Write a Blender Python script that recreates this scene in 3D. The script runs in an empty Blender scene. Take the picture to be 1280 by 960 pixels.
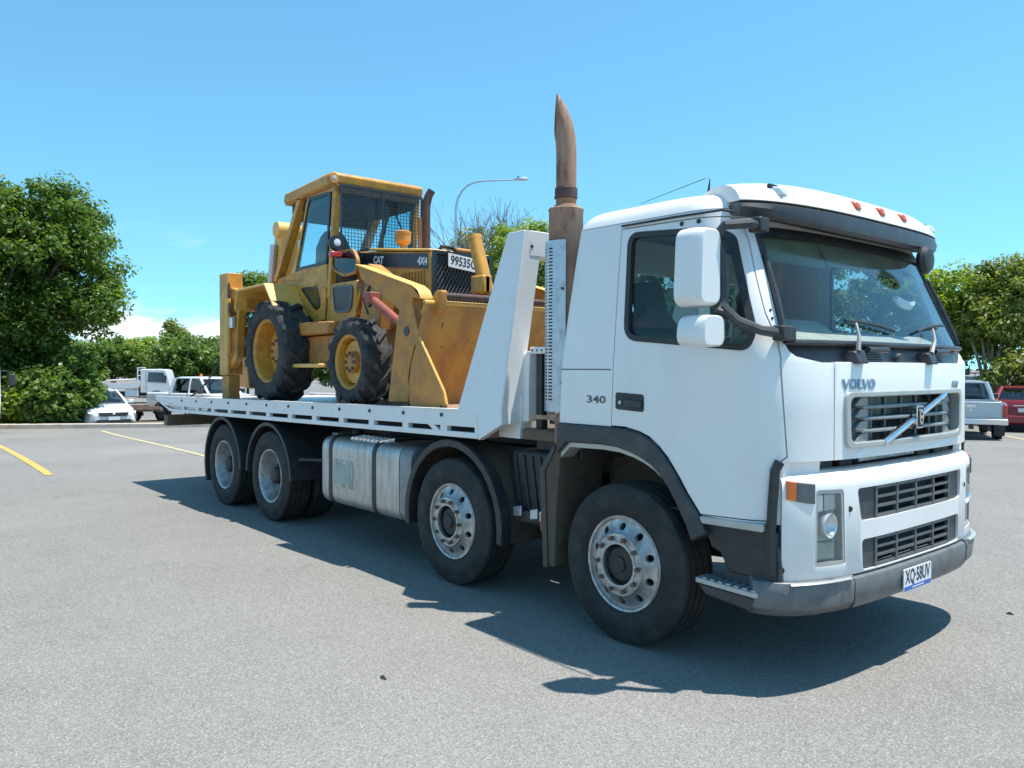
import bpy, bmesh, math, random
import numpy as np
from mathutils import Matrix, Vector
R = math.radians
random.seed(7)
scene = bpy.context.scene
col = scene.collection

# ------------------------------------------------------------------ camera
CF, CYAW, CPITCH, CROLL = 1020.9, R(139.897), R(-1.163), R(0.194)
CP = np.array([3.448, -5.026, 1.730])
_d = np.array([math.cos(CYAW)*math.cos(CPITCH), math.sin(CYAW)*math.cos(CPITCH), math.sin(CPITCH)])
_r0 = np.array([math.sin(CYAW), -math.cos(CYAW), 0.0]); _u0 = np.cross(_r0, _d)
_r = math.cos(CROLL)*_r0 + math.sin(CROLL)*_u0
_u = -math.sin(CROLL)*_r0 + math.cos(CROLL)*_u0
cam = bpy.data.objects.new('camera', bpy.data.cameras.new('camera'))
col.objects.link(cam)
cam.matrix_world = Matrix(((_r[0], _u[0], -_d[0], CP[0]), (_r[1], _u[1], -_d[1], CP[1]), (_r[2], _u[2], -_d[2], CP[2]), (0, 0, 0, 1)))
cam.data.sensor_fit = 'HORIZONTAL'; cam.data.sensor_width = 36.0; cam.data.lens = CF/1280*36.0
cam.data.clip_start = 0.05; cam.data.clip_end = 6000
scene.camera = cam

# ------------------------------------------------------------------ sky and sun
SUNV = Vector((0.205, 0.210, 1.0)).normalized()      # towards the sun
SUN_EL = math.asin(SUNV.z)
world = bpy.data.worlds.new('World'); scene.world = world; world.use_nodes = True
nt = world.node_tree; nt.nodes.clear()
wo = nt.nodes.new('ShaderNodeOutputWorld'); wb = nt.nodes.new('ShaderNodeBackground')
sky = nt.nodes.new('ShaderNodeTexSky'); sky.sky_type = 'NISHITA'; sky.sun_disc = False
sky.sun_elevation = SUN_EL; sky.sun_rotation = math.atan2(SUNV.x, SUNV.y)
sky.air_density = 1.0; sky.dust_density = 0.1; sky.ozone_density = 1.0; sky.altitude = 0
tint = nt.nodes.new('ShaderNodeMix'); tint.data_type = 'RGBA'; tint.blend_type = 'MULTIPLY'; tint.inputs[0].default_value = 1.0
tint.inputs[7].default_value = (0.68, 1.17, 1.17, 1)
nt.links.new(sky.outputs[0], tint.inputs[6])
tc0 = nt.nodes.new('ShaderNodeTexCoord'); va = nt.nodes.new('ShaderNodeVectorMath'); va.operation = 'ADD'; va.inputs[1].default_value = (0, 0, .105)
vn = nt.nodes.new('ShaderNodeVectorMath'); vn.operation = 'NORMALIZE'
nt.links.new(tc0.outputs['Generated'], va.inputs[0]); nt.links.new(va.outputs[0], vn.inputs[0]); nt.links.new(vn.outputs[0], sky.inputs[0])   # keeps clear of the yellow band right at the horizon
# low fair-weather clouds, all the way round the horizon
tc = nt.nodes.new('ShaderNodeTexCoord'); sep = nt.nodes.new('ShaderNodeSeparateXYZ')
nt.links.new(tc.outputs['Generated'], sep.inputs[0])
mp = nt.nodes.new('ShaderNodeMapping'); mp.inputs['Scale'].default_value = (4.6, 4.6, 17.0); mp.inputs['Location'].default_value = (0.13, 0.62, 0.0)
nt.links.new(tc.outputs['Generated'], mp.inputs[0])
cn = nt.nodes.new('ShaderNodeTexNoise'); cn.inputs['Scale'].default_value = 1.0; cn.inputs['Detail'].default_value = 7; cn.inputs['Roughness'].default_value = 0.52
nt.links.new(mp.outputs[0], cn.inputs['Vector'])
cr = nt.nodes.new('ShaderNodeMapRange'); cr.inputs[1].default_value = 0.49; cr.inputs[2].default_value = 0.66; cr.interpolation_type = 'SMOOTHSTEP'
nt.links.new(cn.outputs[0], cr.inputs[0])
lo = nt.nodes.new('ShaderNodeMapRange'); lo.inputs[1].default_value = 0.165; lo.inputs[2].default_value = 0.085; lo.interpolation_type = 'SMOOTHSTEP'
nt.links.new(sep.outputs[2], lo.inputs[0])
ml = nt.nodes.new('ShaderNodeMath'); ml.operation = 'MULTIPLY'
nt.links.new(cr.outputs[0], ml.inputs[0]); nt.links.new(lo.outputs[0], ml.inputs[1])
cm = nt.nodes.new('ShaderNodeMix'); cm.data_type = 'RGBA'; cm.inputs[7].default_value = (6.2, 6.5, 6.7, 1)
nt.links.new(ml.outputs[0], cm.inputs[0]); nt.links.new(tint.outputs[2], cm.inputs[6])
nt.links.new(cm.outputs[2], wb.inputs[0]); wb.inputs[1].default_value = 0.15
nt.links.new(wb.outputs[0], wo.inputs[0])
sl = bpy.data.lights.new('sun', 'SUN'); sl.energy = 5.0; sl.angle = R(0.53); sl.color = (1.0, 0.965, 0.90)
so = bpy.data.objects.new('sun', sl); col.objects.link(so)
so.rotation_euler = SUNV.to_track_quat('Z', 'Y').to_euler(); so.location = (20, 20, 60)
vs = scene.view_settings; vs.view_transform = 'Standard'; vs.look = 'None'; vs.gamma = 1.0; vs.exposure = 0.45; vs.use_curve_mapping = False
scene.render.engine = 'CYCLES'
scene.cycles.use_denoising = True
scene.cycles.max_bounces = 8; scene.cycles.transparent_max_bounces = 24
scene.cycles.caustics_reflective = False; scene.cycles.caustics_refractive = False

# ------------------------------------------------------------------ helpers
def on(u, v, ax, val):
    """photo pixel -> point on the plane ax = val of the thing it lies on"""
    r = _d + _r*(u-640)/CF - _u*(v-480)/CF
    i = 'xyz'.index(ax); t = (val-CP[i])/r[i]
    return CP + r*t
def side(u, v, y=-1.245):
    p = on(u, v, 'y', y); return (p[0], p[2])
def gnd(u, v, z=0.0):
    p = on(u, v, 'z', z); return (p[0], p[1])

def roundpoly(pts, r, seg=4):
    out = []; n = len(pts)
    for i in range(n):
        p0, p, p1 = Vector(pts[i-1]).to_2d(), Vector(pts[i]).to_2d(), Vector(pts[(i+1) % n]).to_2d()
        rr = r[i] if isinstance(r, (list, tuple)) else r
        a, b = (p0-p), (p1-p)
        t = min(rr, a.length*.48, b.length*.48)
        if t < 1e-4: out.append((p.x, p.y)); continue
        q0, q1 = p+a.normalized()*t, p+b.normalized()*t
        for k in range(seg+1):
            s = k/seg
            w = (1-s)**2*q0 + 2*s*(1-s)*p + s*s*q1
            out.append((w.x, w.y))
    return out

class B:
    """collects shapes of ONE part"""
    def __init__(s): s.v = []; s.f = []
    def add(s, vs, fs):
        o = len(s.v); s.v += [tuple(float(c) for c in p) for p in vs]; s.f += [tuple(i+o for i in f) for f in fs]; return s
    def box(s, x0, x1, y0, y1, z0, z1):
        return s.add([(x, y, z) for x in (x0, x1) for y in (y0, y1) for z in (z0, z1)],
                     [(0, 1, 3, 2), (4, 6, 7, 5), (0, 4, 5, 1), (2, 3, 7, 6), (0, 2, 6, 4), (1, 5, 7, 3)])
    def prism(s, poly, a0, a1, ax='y'):
        n = len(poly)
        def P(p, a):
            a = a(p) if callable(a) else a
            return {'y': (p[0], a, p[1]), 'x': (a, p[0], p[1]), 'z': (p[0], p[1], a)}[ax]
        vs = [P(p, a0) for p in poly] + [P(p, a1) for p in poly]
        fs = [tuple(range(n)), tuple(range(2*n-1, n-1, -1))] + [(i, (i+1) % n, n+(i+1) % n, n+i) for i in range(n)]
        return s.add(vs, fs)
    def loft(s, rings, cap=True, closed=True):
        n = len(rings[0]); vs = [p for r in rings for p in r]; fs = []
        for j in range(len(rings)-1):
            for i in range(n if closed else n-1):
                fs.append((j*n+i, j*n+(i+1) % n, (j+1)*n+(i+1) % n, (j+1)*n+i))
        if cap: fs += [tuple(range(n-1, -1, -1)), tuple(range((len(rings)-1)*n, len(rings)*n))]
        return s.add(vs, fs)
    def cyl(s, p0, p1, r0, r1=None, n=16):
        return s.tube([p0, p1], [r0, r0 if r1 is None else r1], n)
    def tube(s, pts, r, n=8):
        pts = [Vector(p) for p in pts]; m = len(pts)
        rs = r if isinstance(r, (list, tuple)) else [r]*m
        rings = []; ref = None
        for i, p in enumerate(pts):
            t = (pts[min(i+1, m-1)]-pts[max(i-1, 0)]).normalized()
            if ref is None:
                ref = Vector((0, 0, 1)) if abs(t.z) < .9 else Vector((1, 0, 0))
            a = (ref - t*ref.dot(t)).normalized(); b = t.cross(a); ref = a
            rings.append([p + (a*math.cos(2*math.pi*k/n) + b*math.sin(2*math.pi*k/n))*rs[i] for k in range(n)])
        return s.loft(rings)
    def lathe(s, prof, c=(0, 0, 0), ax='y', n=40, closed=False):
        """prof: (radius, height along ax)"""
        rings = []
        for r, h in prof:
            ring = []
            for k in range(n):
                a = 2*math.pi*k/n; u, w = r*math.cos(a), r*math.sin(a)
                ring.append({'y': (c[0]+u, c[1]+h, c[2]+w), 'x': (c[0]+h, c[1]+u, c[2]+w), 'z': (c[0]+u, c[1]+w, c[2]+h)}[ax])
            rings.append(ring)
        if closed: rings.append(rings[0])
        return s.loft(rings, cap=not closed)
    def bar(s, p0, p1, w, h, up=(0, 0, 1)):
        p0, p1 = Vector(p0), Vector(p1); t = (p1-p0).normalized(); u = Vector(up); a = t.cross(u).normalized(); b = a.cross(t)
        rings = [[p + a*sx*w/2 + b*sz*h/2 for sx, sz in ((-1, -1), (1, -1), (1, 1), (-1, 1))] for p in (p0, p1)]
        return s.loft(rings)
    def map(s, fn):
        s.v = [tuple(fn(*p)) for p in s.v]; return s
    def mir(s):
        """a mirrored copy of this builder in y"""
        b = B(); b.v = [(x, -y, z) for x, y, z in s.v]; b.f = [tuple(reversed(f)) for f in s.f]; return b

OFF = [0.0, 0.0, 0.0]
def to_mesh(b, name='m'):
    me = bpy.data.meshes.new(name); me.from_pydata([(x-OFF[0], y-OFF[1], z-OFF[2]) for x, y, z in b.v], [], b.f)
    bm = bmesh.new(); bm.from_mesh(me)
    bmesh.ops.remove_doubles(bm, verts=bm.verts, dist=1e-5)
    bmesh.ops.recalc_face_normals(bm, faces=bm.faces); bm.to_mesh(me); bm.free(); return me
def link(name, me, mat, parent=None, bev=0.0, sm=35, seg=2):
    me.name = name; me.materials.clear(); me.materials.append(M[mat] if isinstance(mat, str) else mat)
    o = bpy.data.objects.new(name, me); col.objects.link(o)
    if parent: o.parent = parent
    if sm:
        for p in me.polygons: p.use_smooth = True
        me.set_sharp_from_angle(angle=R(sm))
    if bev:
        m = o.modifiers.new('bevel', 'BEVEL'); m.width = bev; m.segments = seg; m.limit_method = 'ANGLE'; m.angle_limit = R(40); m.harden_normals = False
    return o
def obj(name, b, mat, parent=None, bev=0.0, sm=35, seg=2):
    return link(name, to_mesh(b, name), mat, parent, bev, sm, seg)
def tag(o, label=None, cat=None, group=None, kind=None):
    if label: o['label'] = label
    if cat: o['category'] = cat
    if group: o['group'] = group
    if kind: o['kind'] = kind
    return o
def empty(name, loc=(0, 0, 0), rz=0.0):
    e = bpy.data.objects.new(name, None); e.location = loc; e.rotation_euler = (0, 0, rz); e.empty_display_size = .2; col.objects.link(e); return e
def copy_tree(o, parent=None):
    c = o.copy(); col.objects.link(c); c.parent = parent
    for ch in list(o.children): copy_tree(ch, c)
    return c
def boolean(me, cutters, op='DIFFERENCE'):
    """mesh (op) each cutter builder -> new mesh"""
    a = bpy.data.objects.new('tmp', me); col.objects.link(a); tmp = [a]
    for c in cutters:
        cm_ = c if isinstance(c, bpy.types.Mesh) else to_mesh(c)
        o = bpy.data.objects.new('tmpc', cm_); col.objects.link(o); tmp.append(o)
        m = a.modifiers.new('b', 'BOOLEAN'); m.operation = op; m.object = o; m.solver = 'EXACT'
    dg = bpy.context.evaluated_depsgraph_get(); dg.update()
    res = bpy.data.meshes.new_from_object(a.evaluated_get(dg))
    for o in tmp: bpy.data.objects.remove(o)
    return res
def text_mesh(s, size, ext=0.003, bold=0.0, shear=0.0, space=1.0):
    cu = bpy.data.curves.new('t', 'FONT'); cu.body = s; cu.size = size; cu.extrude = ext; cu.offset = bold; cu.shear = shear
    cu.align_x = 'CENTER'; cu.align_y = 'CENTER'; cu.space_character = space; cu.resolution_u = 3
    o = bpy.data.objects.new('t', cu); col.objects.link(o)
    dg = bpy.context.evaluated_depsgraph_get(); dg.update()
    me = bpy.data.meshes.new_from_object(o.evaluated_get(dg)); bpy.data.objects.remove(o)
    return me
def text(name, s, size, mat, parent, M4, ext=0.003, bold=0.0, sx=1.0, fn=None, **k):
    """M4 maps text plane (x right, y up, z out) to root-local coordinates"""
    me = text_mesh(s, size, ext, bold, **k)
    for v in me.vertices:
        p = M4 @ Vector((v.co.x*sx, v.co.y, v.co.z)); v.co = fn(p) if fn else p
        v.co -= Vector(OFF)
    return link(name, me, mat, parent, 0, 0)
def frame_at(o, xdir, ydir):
    x = Vector(xdir).normalized(); y = Vector(ydir).normalized(); z = x.cross(y)
    return Matrix(((x.x, y.x, z.x, o[0]), (x.y, y.y, z.y, o[1]), (x.z, y.z, z.z, o[2]), (0, 0, 0, 1)))

# ------------------------------------------------------------------ materials
M = {}
def mat(name, c, rough=.5, metal=0.0, c2=None, amt=.5, scale=6.0, lo_=.45, hi=.7, bump=0.0, bscale=60.0, coat=0.0, stretch=(1, 1, 1), spec=.5, c3=None, scale3=30., lo3=.6, hi3=.75, rough2=None):
    m = bpy.data.materials.new(name); m.use_nodes = True; t = m.node_tree; p = t.nodes['Principled BSDF']
    p.inputs['Base Color'].default_value = (*c, 1); p.inputs['Roughness'].default_value = rough; p.inputs['Metallic'].default_value = metal
    p.inputs['Coat Weight'].default_value = coat; p.inputs['Coat Roughness'].default_value = .12; p.inputs['Specular IOR Level'].default_value = spec
    tcn = t.nodes.new('ShaderNodeTexCoord'); mpn = t.nodes.new('ShaderNodeMapping'); mpn.inputs['Scale'].default_value = stretch
    t.links.new(tcn.outputs['Object'], mpn.inputs[0])
    last = None
    def layer(prev, c2, amt, scale, a, b, det=6):
        n = t.nodes.new('ShaderNodeTexNoise'); n.inputs['Scale'].default_value = scale; n.inputs['Detail'].default_value = det; n.inputs['Roughness'].default_value = .62
        t.links.new(mpn.outputs[0], n.inputs['Vector'])
        r = t.nodes.new('ShaderNodeMapRange'); r.inputs[1].default_value = a; r.inputs[2].default_value = b; r.inputs[4].default_value = amt; t.links.new(n.outputs[0], r.inputs[0])
        x = t.nodes.new('ShaderNodeMix'); x.data_type = 'RGBA'; x.inputs[6].default_value = (*c, 1); x.inputs[7].default_value = (*c2, 1)
        if prev: t.links.new(prev, x.inputs[6])
        t.links.new(r.outputs[0], x.inputs[0]); return x.outputs[2], r.outputs[0]
    if c2:
        last, fac = layer(None, c2, amt, scale, lo_, hi)
        if rough2 is not None:
            rm = t.nodes.new('ShaderNodeMapRange'); rm.inputs[3].default_value = rough; rm.inputs[4].default_value = rough2; t.links.new(fac, rm.inputs[0]); t.links.new(rm.outputs[0], p.inputs['Roughness'])
    if c3: last, _f = layer(last, c3, .9, scale3, lo3, hi3)
    if last: t.links.new(last, p.inputs['Base Color'])
    if bump:
        n = t.nodes.new('ShaderNodeTexNoise'); n.inputs['Scale'].default_value = bscale; n.inputs['Detail'].default_value = 4; t.links.new(mpn.outputs[0], n.inputs['Vector'])
        bn = t.nodes.new('ShaderNodeBump'); bn.inputs['Strength'].default_value = bump; bn.inputs['Distance'].default_value = .01; t.links.new(n.outputs[0], bn.inputs['Height']); t.links.new(bn.outputs[0], p.inputs['Normal'])
    M[name] = m; return m
def glass(name, tintc, refl=.06, rough=0.0):
    m = bpy.data.materials.new(name); m.use_nodes = True; t = m.node_tree; t.nodes.clear()
    o = t.nodes.new('ShaderNodeOutputMaterial'); tr = t.nodes.new('ShaderNodeBsdfTransparent'); tr.inputs[0].default_value = (*tintc, 1)
    g = t.nodes.new('ShaderNodeBsdfGlossy'); g.inputs['Roughness'].default_value = rough
    lw = t.nodes.new('ShaderNodeLayerWeight'); lw.inputs[0].default_value = .5
    pw = t.nodes.new('ShaderNodeMath'); pw.operation = 'POWER'; pw.inputs[1].default_value = 4.0; t.links.new(lw.outputs['Facing'], pw.inputs[0])
    ad = t.nodes.new('ShaderNodeMath'); ad.operation = 'MULTIPLY_ADD'; ad.inputs[1].default_value = .8; ad.inputs[2].default_value = refl; t.links.new(pw.outputs[0], ad.inputs[0])
    mx = t.nodes.new('ShaderNodeMixShader'); t.links.new(ad.outputs[0], mx.inputs[0]); t.links.new(tr.outputs[0], mx.inputs[1]); t.links.new(g.outputs[0], mx.inputs[2])
    t.links.new(mx.outputs[0], o.inputs[0]); M[name] = m; return m
mat('white_paint', (.83, .80, .765), .34, c2=(.66, .62, .57), amt=.5, scale=2.2, lo_=.48, hi=.8, coat=.35, stretch=(1, 1, .45), c3=(.52, .47, .40), scale3=17, lo3=.70, hi3=.84, bump=.10, bscale=3.0)
mat('tray_white', (.81, .785, .755), .45, c2=(.55, .49, .42), amt=.38, scale=5, lo_=.52, hi=.9, coat=.1, c3=(.22, .15, .10), scale3=22, lo3=.70, hi3=.78)
mat('grey_plastic', (.036, .038, .043), .38, c2=(.075, .075, .075), amt=.6, scale=9, bump=.15, bscale=300)
mat('flare_plastic', (.036, .040, .046), .5, c2=(.11, .10, .09), amt=.55, scale=7, bump=.1, bscale=250)
mat('bumper_grey', (.15, .153, .155), .42, c2=(.08, .074, .068), amt=.8, scale=9, c3=(.33, .20, .10), scale3=5, lo3=.66, hi3=.85, bump=.1)
mat('black_plastic', (.022, .023, .025), .5, c2=(.06, .055, .05), amt=.6, scale=11)
mat('black_steel', (.03, .03, .032), .6, c2=(.09, .065, .045), amt=.7, scale=9, bump=.2, bscale=40)
mat('rubber', (.020, .0195, .019), .8, c2=(.062, .055, .048), amt=.75, scale=5, bump=.25, bscale=120)
mat('dusty_rubber', (.028, .028, .03), .85, c2=(.10, .09, .078), amt=.8, scale=9, lo_=.4, hi=.75, bump=.5, bscale=60)
mat('alu_rim', (.52, .52, .52), .38, .75, c2=(.26, .22, .185), amt=.9, scale=13, lo_=.38, hi=.68, rough2=.65)
mat('alu_tank', (.54, .53, .51), .38, .7, c2=(.33, .30, .26), amt=.8, scale=6, lo_=.4, hi=.7, stretch=(3, 3, .6), rough2=.6)
mat('galv', (.55, .57, .60), .38, .75, c2=(.35, .36, .38), amt=.7, scale=15)
mat('chrome', (.72, .73, .75), .16, 1.0, c2=(.45, .44, .43), amt=.5, scale=12)
mat('silver_frame', (.48, .48, .45), .35, .35, c2=(.36, .35, .32), amt=.5, scale=9)
mat('grille_grey', (.10, .11, .115), .45, c2=(.16, .155, .15), amt=.5, scale=10)
mat('grille_slat', (.26, .27, .27), .4, .2, c2=(.17, .165, .16), amt=.6, scale=12)
mat('dark_mesh', (.018, .018, .02), .6, c2=(.05, .04, .035), amt=.6, scale=20, bump=.4, bscale=150)
mat('rust_nut', (.17, .09, .06), .7, c2=(.28, .17, .11), amt=.8, scale=40)
mat('rust', (.29, .155, .10), .78, c2=(.45, .30, .21), amt=.85, scale=9, lo_=.4, hi=.68, c3=(.09, .05, .04), scale3=14, lo3=.56, hi3=.72, stretch=(1, 1, .35), bump=.25, bscale=80)
mat('rust_dark', (.10, .055, .045), .75, c2=(.05, .035, .03), amt=.8, scale=20, bump=.3)
mat('rusty_beam', (.14, .10, .07), .85, c2=(.22, .16, .10), amt=.8, scale=7, bump=.4, bscale=40)
mat('mud', (.11, .08, .055), .9, c2=(.05, .045, .04), amt=.9, scale=6, bump=.4, bscale=40)
mat('amber', (.75, .16, .02), .3, coat=.4)
mat('red_lens', (.55, .035, .02), .3, coat=.5)
mat('orange_lens', (.62, .10, .025), .35, coat=.4)
mat('lamp_lens', (.74, .75, .76), .18, .25)
mat('reflector', (.80, .80, .78), .25, .45)
mat('lamp_house', (.62, .60, .56), .35)
mat('letter_blue', (.22, .32, .42), .35, .4)
mat('letter_dark', (.03, .03, .035), .5)
mat('plate_white', (.80, .80, .80), .4, c2=(.62, .62, .62), amt=.4, scale=30)
mat('plate_blue', (.05, .13, .45), .4)
mat('interior', (.42, .44, .38), .8, c2=(.22, .23, .2), amt=.6, scale=8)
mat('interior_dark', (.05, .052, .055), .85, c2=(.08, .08, .08), amt=.5, scale=8)
mat('seat_cloth', (.10, .11, .12), .9, c2=(.16, .16, .17), amt=.6, scale=30)
mat('blind', (.16, .17, .11), .8, c2=(.11, .12, .08), amt=.6, scale=7)
mat('yellow', (.68, .32, .04), .45, c2=(.42, .20, .045), amt=.9, scale=6, lo_=.40, hi=.66, c3=(.15, .085, .045), scale3=13, lo3=.58, hi3=.72, coat=.1, rough2=.6)
mat('yellow_dull', (.56, .24, .04), .6, c2=(.31, .155, .06), amt=.85, scale=6, lo_=.4, hi=.7, c3=(.13, .075, .045), scale3=9, lo3=.60, hi3=.74, bump=.15, bscale=60)
mat('bucket_rust', (.56, .29, .065), .7, c2=(.33, .16, .06), amt=.9, scale=5, lo_=.42, hi=.70, c3=(.11, .065, .04), scale3=16, lo3=.62, hi3=.70, stretch=(1, 1, .5), bump=.3, bscale=50)
mat('yellow_pale', (.82, .47, .11), .45, c2=(.52, .32, .09), amt=.7, scale=7)  # paler copy of the yellow, sunlit fender brightness put into the colour
mat('ram_red', (.34, .085, .055), .6, c2=(.20, .09, .06), amt=.8, scale=14)
mat('decal_black', (.018, .02, .026), .35)
mat('hose', (.02, .02, .02), .5)
mat('green_hose', (.02, .10, .085), .5)
glass('screen_glass', (.93, .955, .95), .022)
glass('side_glass', (.70, .78, .78), .025)
glass('cab_glass', (.74, .91, .93), .025)
glass('lens_glass', (.97, .98, .98), .025)
glass('car_glass', (.38, .45, .48), .05)

# ================================================================== THE TILT TRAY TRUCK (x forward, its right side at -y)
truck = tag(empty('tilt_tray_truck'), 'white cab-over tilt tray truck with rusty exhaust stack carrying a yellow backhoe', 'truck')
NE, LE = 3.2, .45
_Z = [.90, 1.76, 1.86, 2.10, 2.45, 2.60]
def Wz(z): return float(np.interp(z, _Z, [1.245, 1.245, 1.240, 1.232, 1.215, 1.205]))
def XFz(z): return float(np.interp(z, _Z, [1.24, 1.235, 1.20, 1.09, .93, .865]))
def XRz(z): return float(np.interp(z, _Z, [-.605, -.555, -.542, -.505, -.450, -.425]))
def outl(th, w, xf, n=NE, L=LE):
    c, s = math.cos(th), math.sin(th)
    return (xf-L+L*abs(s)**(2/n), -w*math.copysign(abs(c)**(2/n), c))
def th_y(y, w, n=NE):            # outline angle where the outline has that y (right side: y < 0)
    a = math.acos(min(1, (abs(y)/w)**(n/2))); return a if y < 0 else math.pi-a
def th_x(x, xf, n=NE, L=LE):
    return math.asin(max(0.0, min(1.0, ((x-xf+L)/L)))**(n/2))
def front_x(y, xf, w=1.245, n=NE, L=LE): return xf-L+L*max(0.0, 1-(min(abs(y)/w, 1))**n)**(1/n)
def surf(th, z, off=0.0):
    x, y = outl(th, Wz(z)+off, XFz(z)+off); return (x, y, z)
def side_y(x, z, off=0.0):
    w, xf = Wz(z)+off, XFz(z)+off; t = max(0.0, min(1.0, (x-xf+LE)/LE)); return -w*(1-t**NE)**(1/NE)
def cab_ring(z, w, xf, xr, rc=.055):
    pts = []
    for k in range(5):
        a = math.pi/2*k/4; pts.append((xr+rc-rc*math.cos(a), -(w-rc)-rc*math.sin(a), z))
    xs = xf-LE
    for k in range(1, 8): pts.append((xr+rc+(xs-xr-rc)*k/8, -w, z))
    for k in range(57):
        x, y = outl(math.pi*k/56, w, xf); pts.append((x, y, z))
    half = pts[:12]
    return pts + [(x, -y, z) for x, y, z in reversed(half)]
def cab_solid(off, z0, dz):
    rings = [cab_ring(z, Wz(z)-off, XFz(z)-off, XRz(z)+off) for z in [z0, 1.2, 1.5, 1.76, 1.86, 1.98, 2.1, 2.28, 2.45, 2.60-dz*.3]]
    for ph in (12, 25, 38, 52, 66, 80, 90):
        c, s = 1-math.cos(R(ph)), math.sin(R(ph))
        rings.append(cab_ring(2.60-dz*.3+(.155-dz*.7)*s, 1.205-off-.17*c, .865-off-.25*c, -.425+off+.16*c))
    rings.append(cab_ring(2.775-dz, .7, .4, .1)); rings.append(cab_ring(2.782-dz, .3, .33, .18, .03))
    return B().loft(rings)
shell = boolean(to_mesh(cab_solid(0, .90, 0)), [cab_solid(.04, 1.06, .05)])
def mirbox(b): return [b, b.mir()]
ARCH = [(-.075, 1.362), (.05, 1.36), (.16, 1.34), (.24, 1.312), (.31, 1.265), (.385, 1.195), (.46, 1.10), (.52, 1.015), (.57, .955), (.615, .90)]
arch_cut = B().prism([(-.75, 1.362)]+ARCH+[(.615, .5), (-.75, .5)], -1.4, -.66)
DOOR = [(-.03, 2.598)] + ARCH + [(1.035, .915), (1.045, 1.205), (1.088, 1.26), (1.06, 1.78), (1.03, 1.88), (.955, 2.03), (.89, 2.2), (.80, 2.45), (.755, 2.55), (.70, 2.588)]
def scaled(poly, s, sz=None):
    cx = sum(p[0] for p in poly)/len(poly); cz = sum(p[1] for p in poly)/len(poly)
    return [(cx+(x-cx)*s, cz+(z-cz)*(sz or s)) for x, z in poly]
DC = (.45, 1.8)
def grow(poly, d):                      # offset a closed polygon by d along its normals
    n = len(poly); area = sum(poly[i-1][0]*poly[i][1]-poly[i][0]*poly[i-1][1] for i in range(n)); sg = 1 if area > 0 else -1
    out = []
    for i in range(n):
        a, b, c = Vector(poly[i-1]), Vector(poly[i]), Vector(poly[(i+1) % n])
        e0, e1 = (b-a).normalized(), (c-b).normalized()
        n0, n1 = Vector((e0.y, -e0.x)), Vector((e1.y, -e1.x)); nn = (n0+n1).normalized(); k = max(.4, nn.dot(n1))
        out.append(tuple(b+nn*d*sg/k))
    return out
door_cut = B().prism(DOOR, -1.4, -.98); door_in = B().prism(grow(DOOR, -.007), -1.4, -.98)
WIN = roundpoly([(.045, 2.55), (.04, 1.915), (.905, 1.838), (.925, 1.93), (.735, 2.478), (.60, 2.512)], [.07, .09, .07, .04, .05, .06], 5)
win_cut = B().prism(WIN, -1.4, -.9)
LID_Y, LID_Z0, LID_Z1 = .845, 1.232, 1.768
def patch_solid(z0, z1, t0, o0, o1, nt=48, nz=10, round_b=0.0, round_t=0.0, rz=.1):
    rings = []
    for j in range(nz+1):
        z = z0+(z1-z0)*j/nz
        db, dt = max(0, 1-(z-z0)/rz), max(0, 1-(z1-z)/rz)
        tt = (t0(z) if callable(t0) else t0) + round_b*(1-math.sqrt(max(0, 1-db*db))) + round_t*(1-math.sqrt(max(0, 1-dt*dt)))
        th = [tt+(math.pi-2*tt)*k/nt for k in range(nt+1)]
        rings.append([surf(t, z, o0) for t in th] + [surf(t, z, o1) for t in reversed(th)])
    return B().loft(rings)
T_WS = R(31)
def t_ws(z): return R(float(np.interp(z, [1.76, 1.88, 2.2, 2.5], [31.5, 33, 38.5, 41.5])))
ws_cut = patch_solid(1.762, 2.515, t_ws, .12, -.10, round_b=R(19), rz=.10, nz=24)
lid_t = lambda z: th_y(-LID_Y, Wz(z))
lid_cut = patch_solid(LID_Z0, LID_Z1+.2, lid_t, .1, -.06, nz=8)
lid_in = patch_solid(LID_Z0, LID_Z1-.002, lambda z: lid_t(z)+R(.45), .1, -.06, nz=8)
low_cut = B().box(1.075, 1.5, -1.4, 1.4, .5, 1.232)
rear_win = B().box(-.8, -.3, -.62, .62, 1.98, 2.40)
door_R = boolean(shell.copy(), [door_in], 'INTERSECT')
door_R = boolean(door_R, [win_cut])
lid = boolean(shell.copy(), [lid_in], 'INTERSECT')
roof = boolean(shell.copy(), [B().box(-2, 2, -2, 2, .5, 2.634)])
body = boolean(shell, [B().box(-2, 2, -2, 2, 2.630, 3), door_cut, door_cut.mir(), ws_cut, lid_cut, low_cut, arch_cut, arch_cut.mir(), rear_win])
cab = link('cab_body', body, 'white_paint', truck)
link('roof_panel', roof, 'white_paint', truck)
# rear panel seams (thin recessed lines read as dark gaps)
for s in (1, -1):
    y0, y1 = sorted((s*1.2475, s*1.244)); obj('panel_seam', B().box(XRz(1.72)+.03, -.078, y0, y1, 1.716, 1.722), 'letter_dark', cab)

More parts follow.
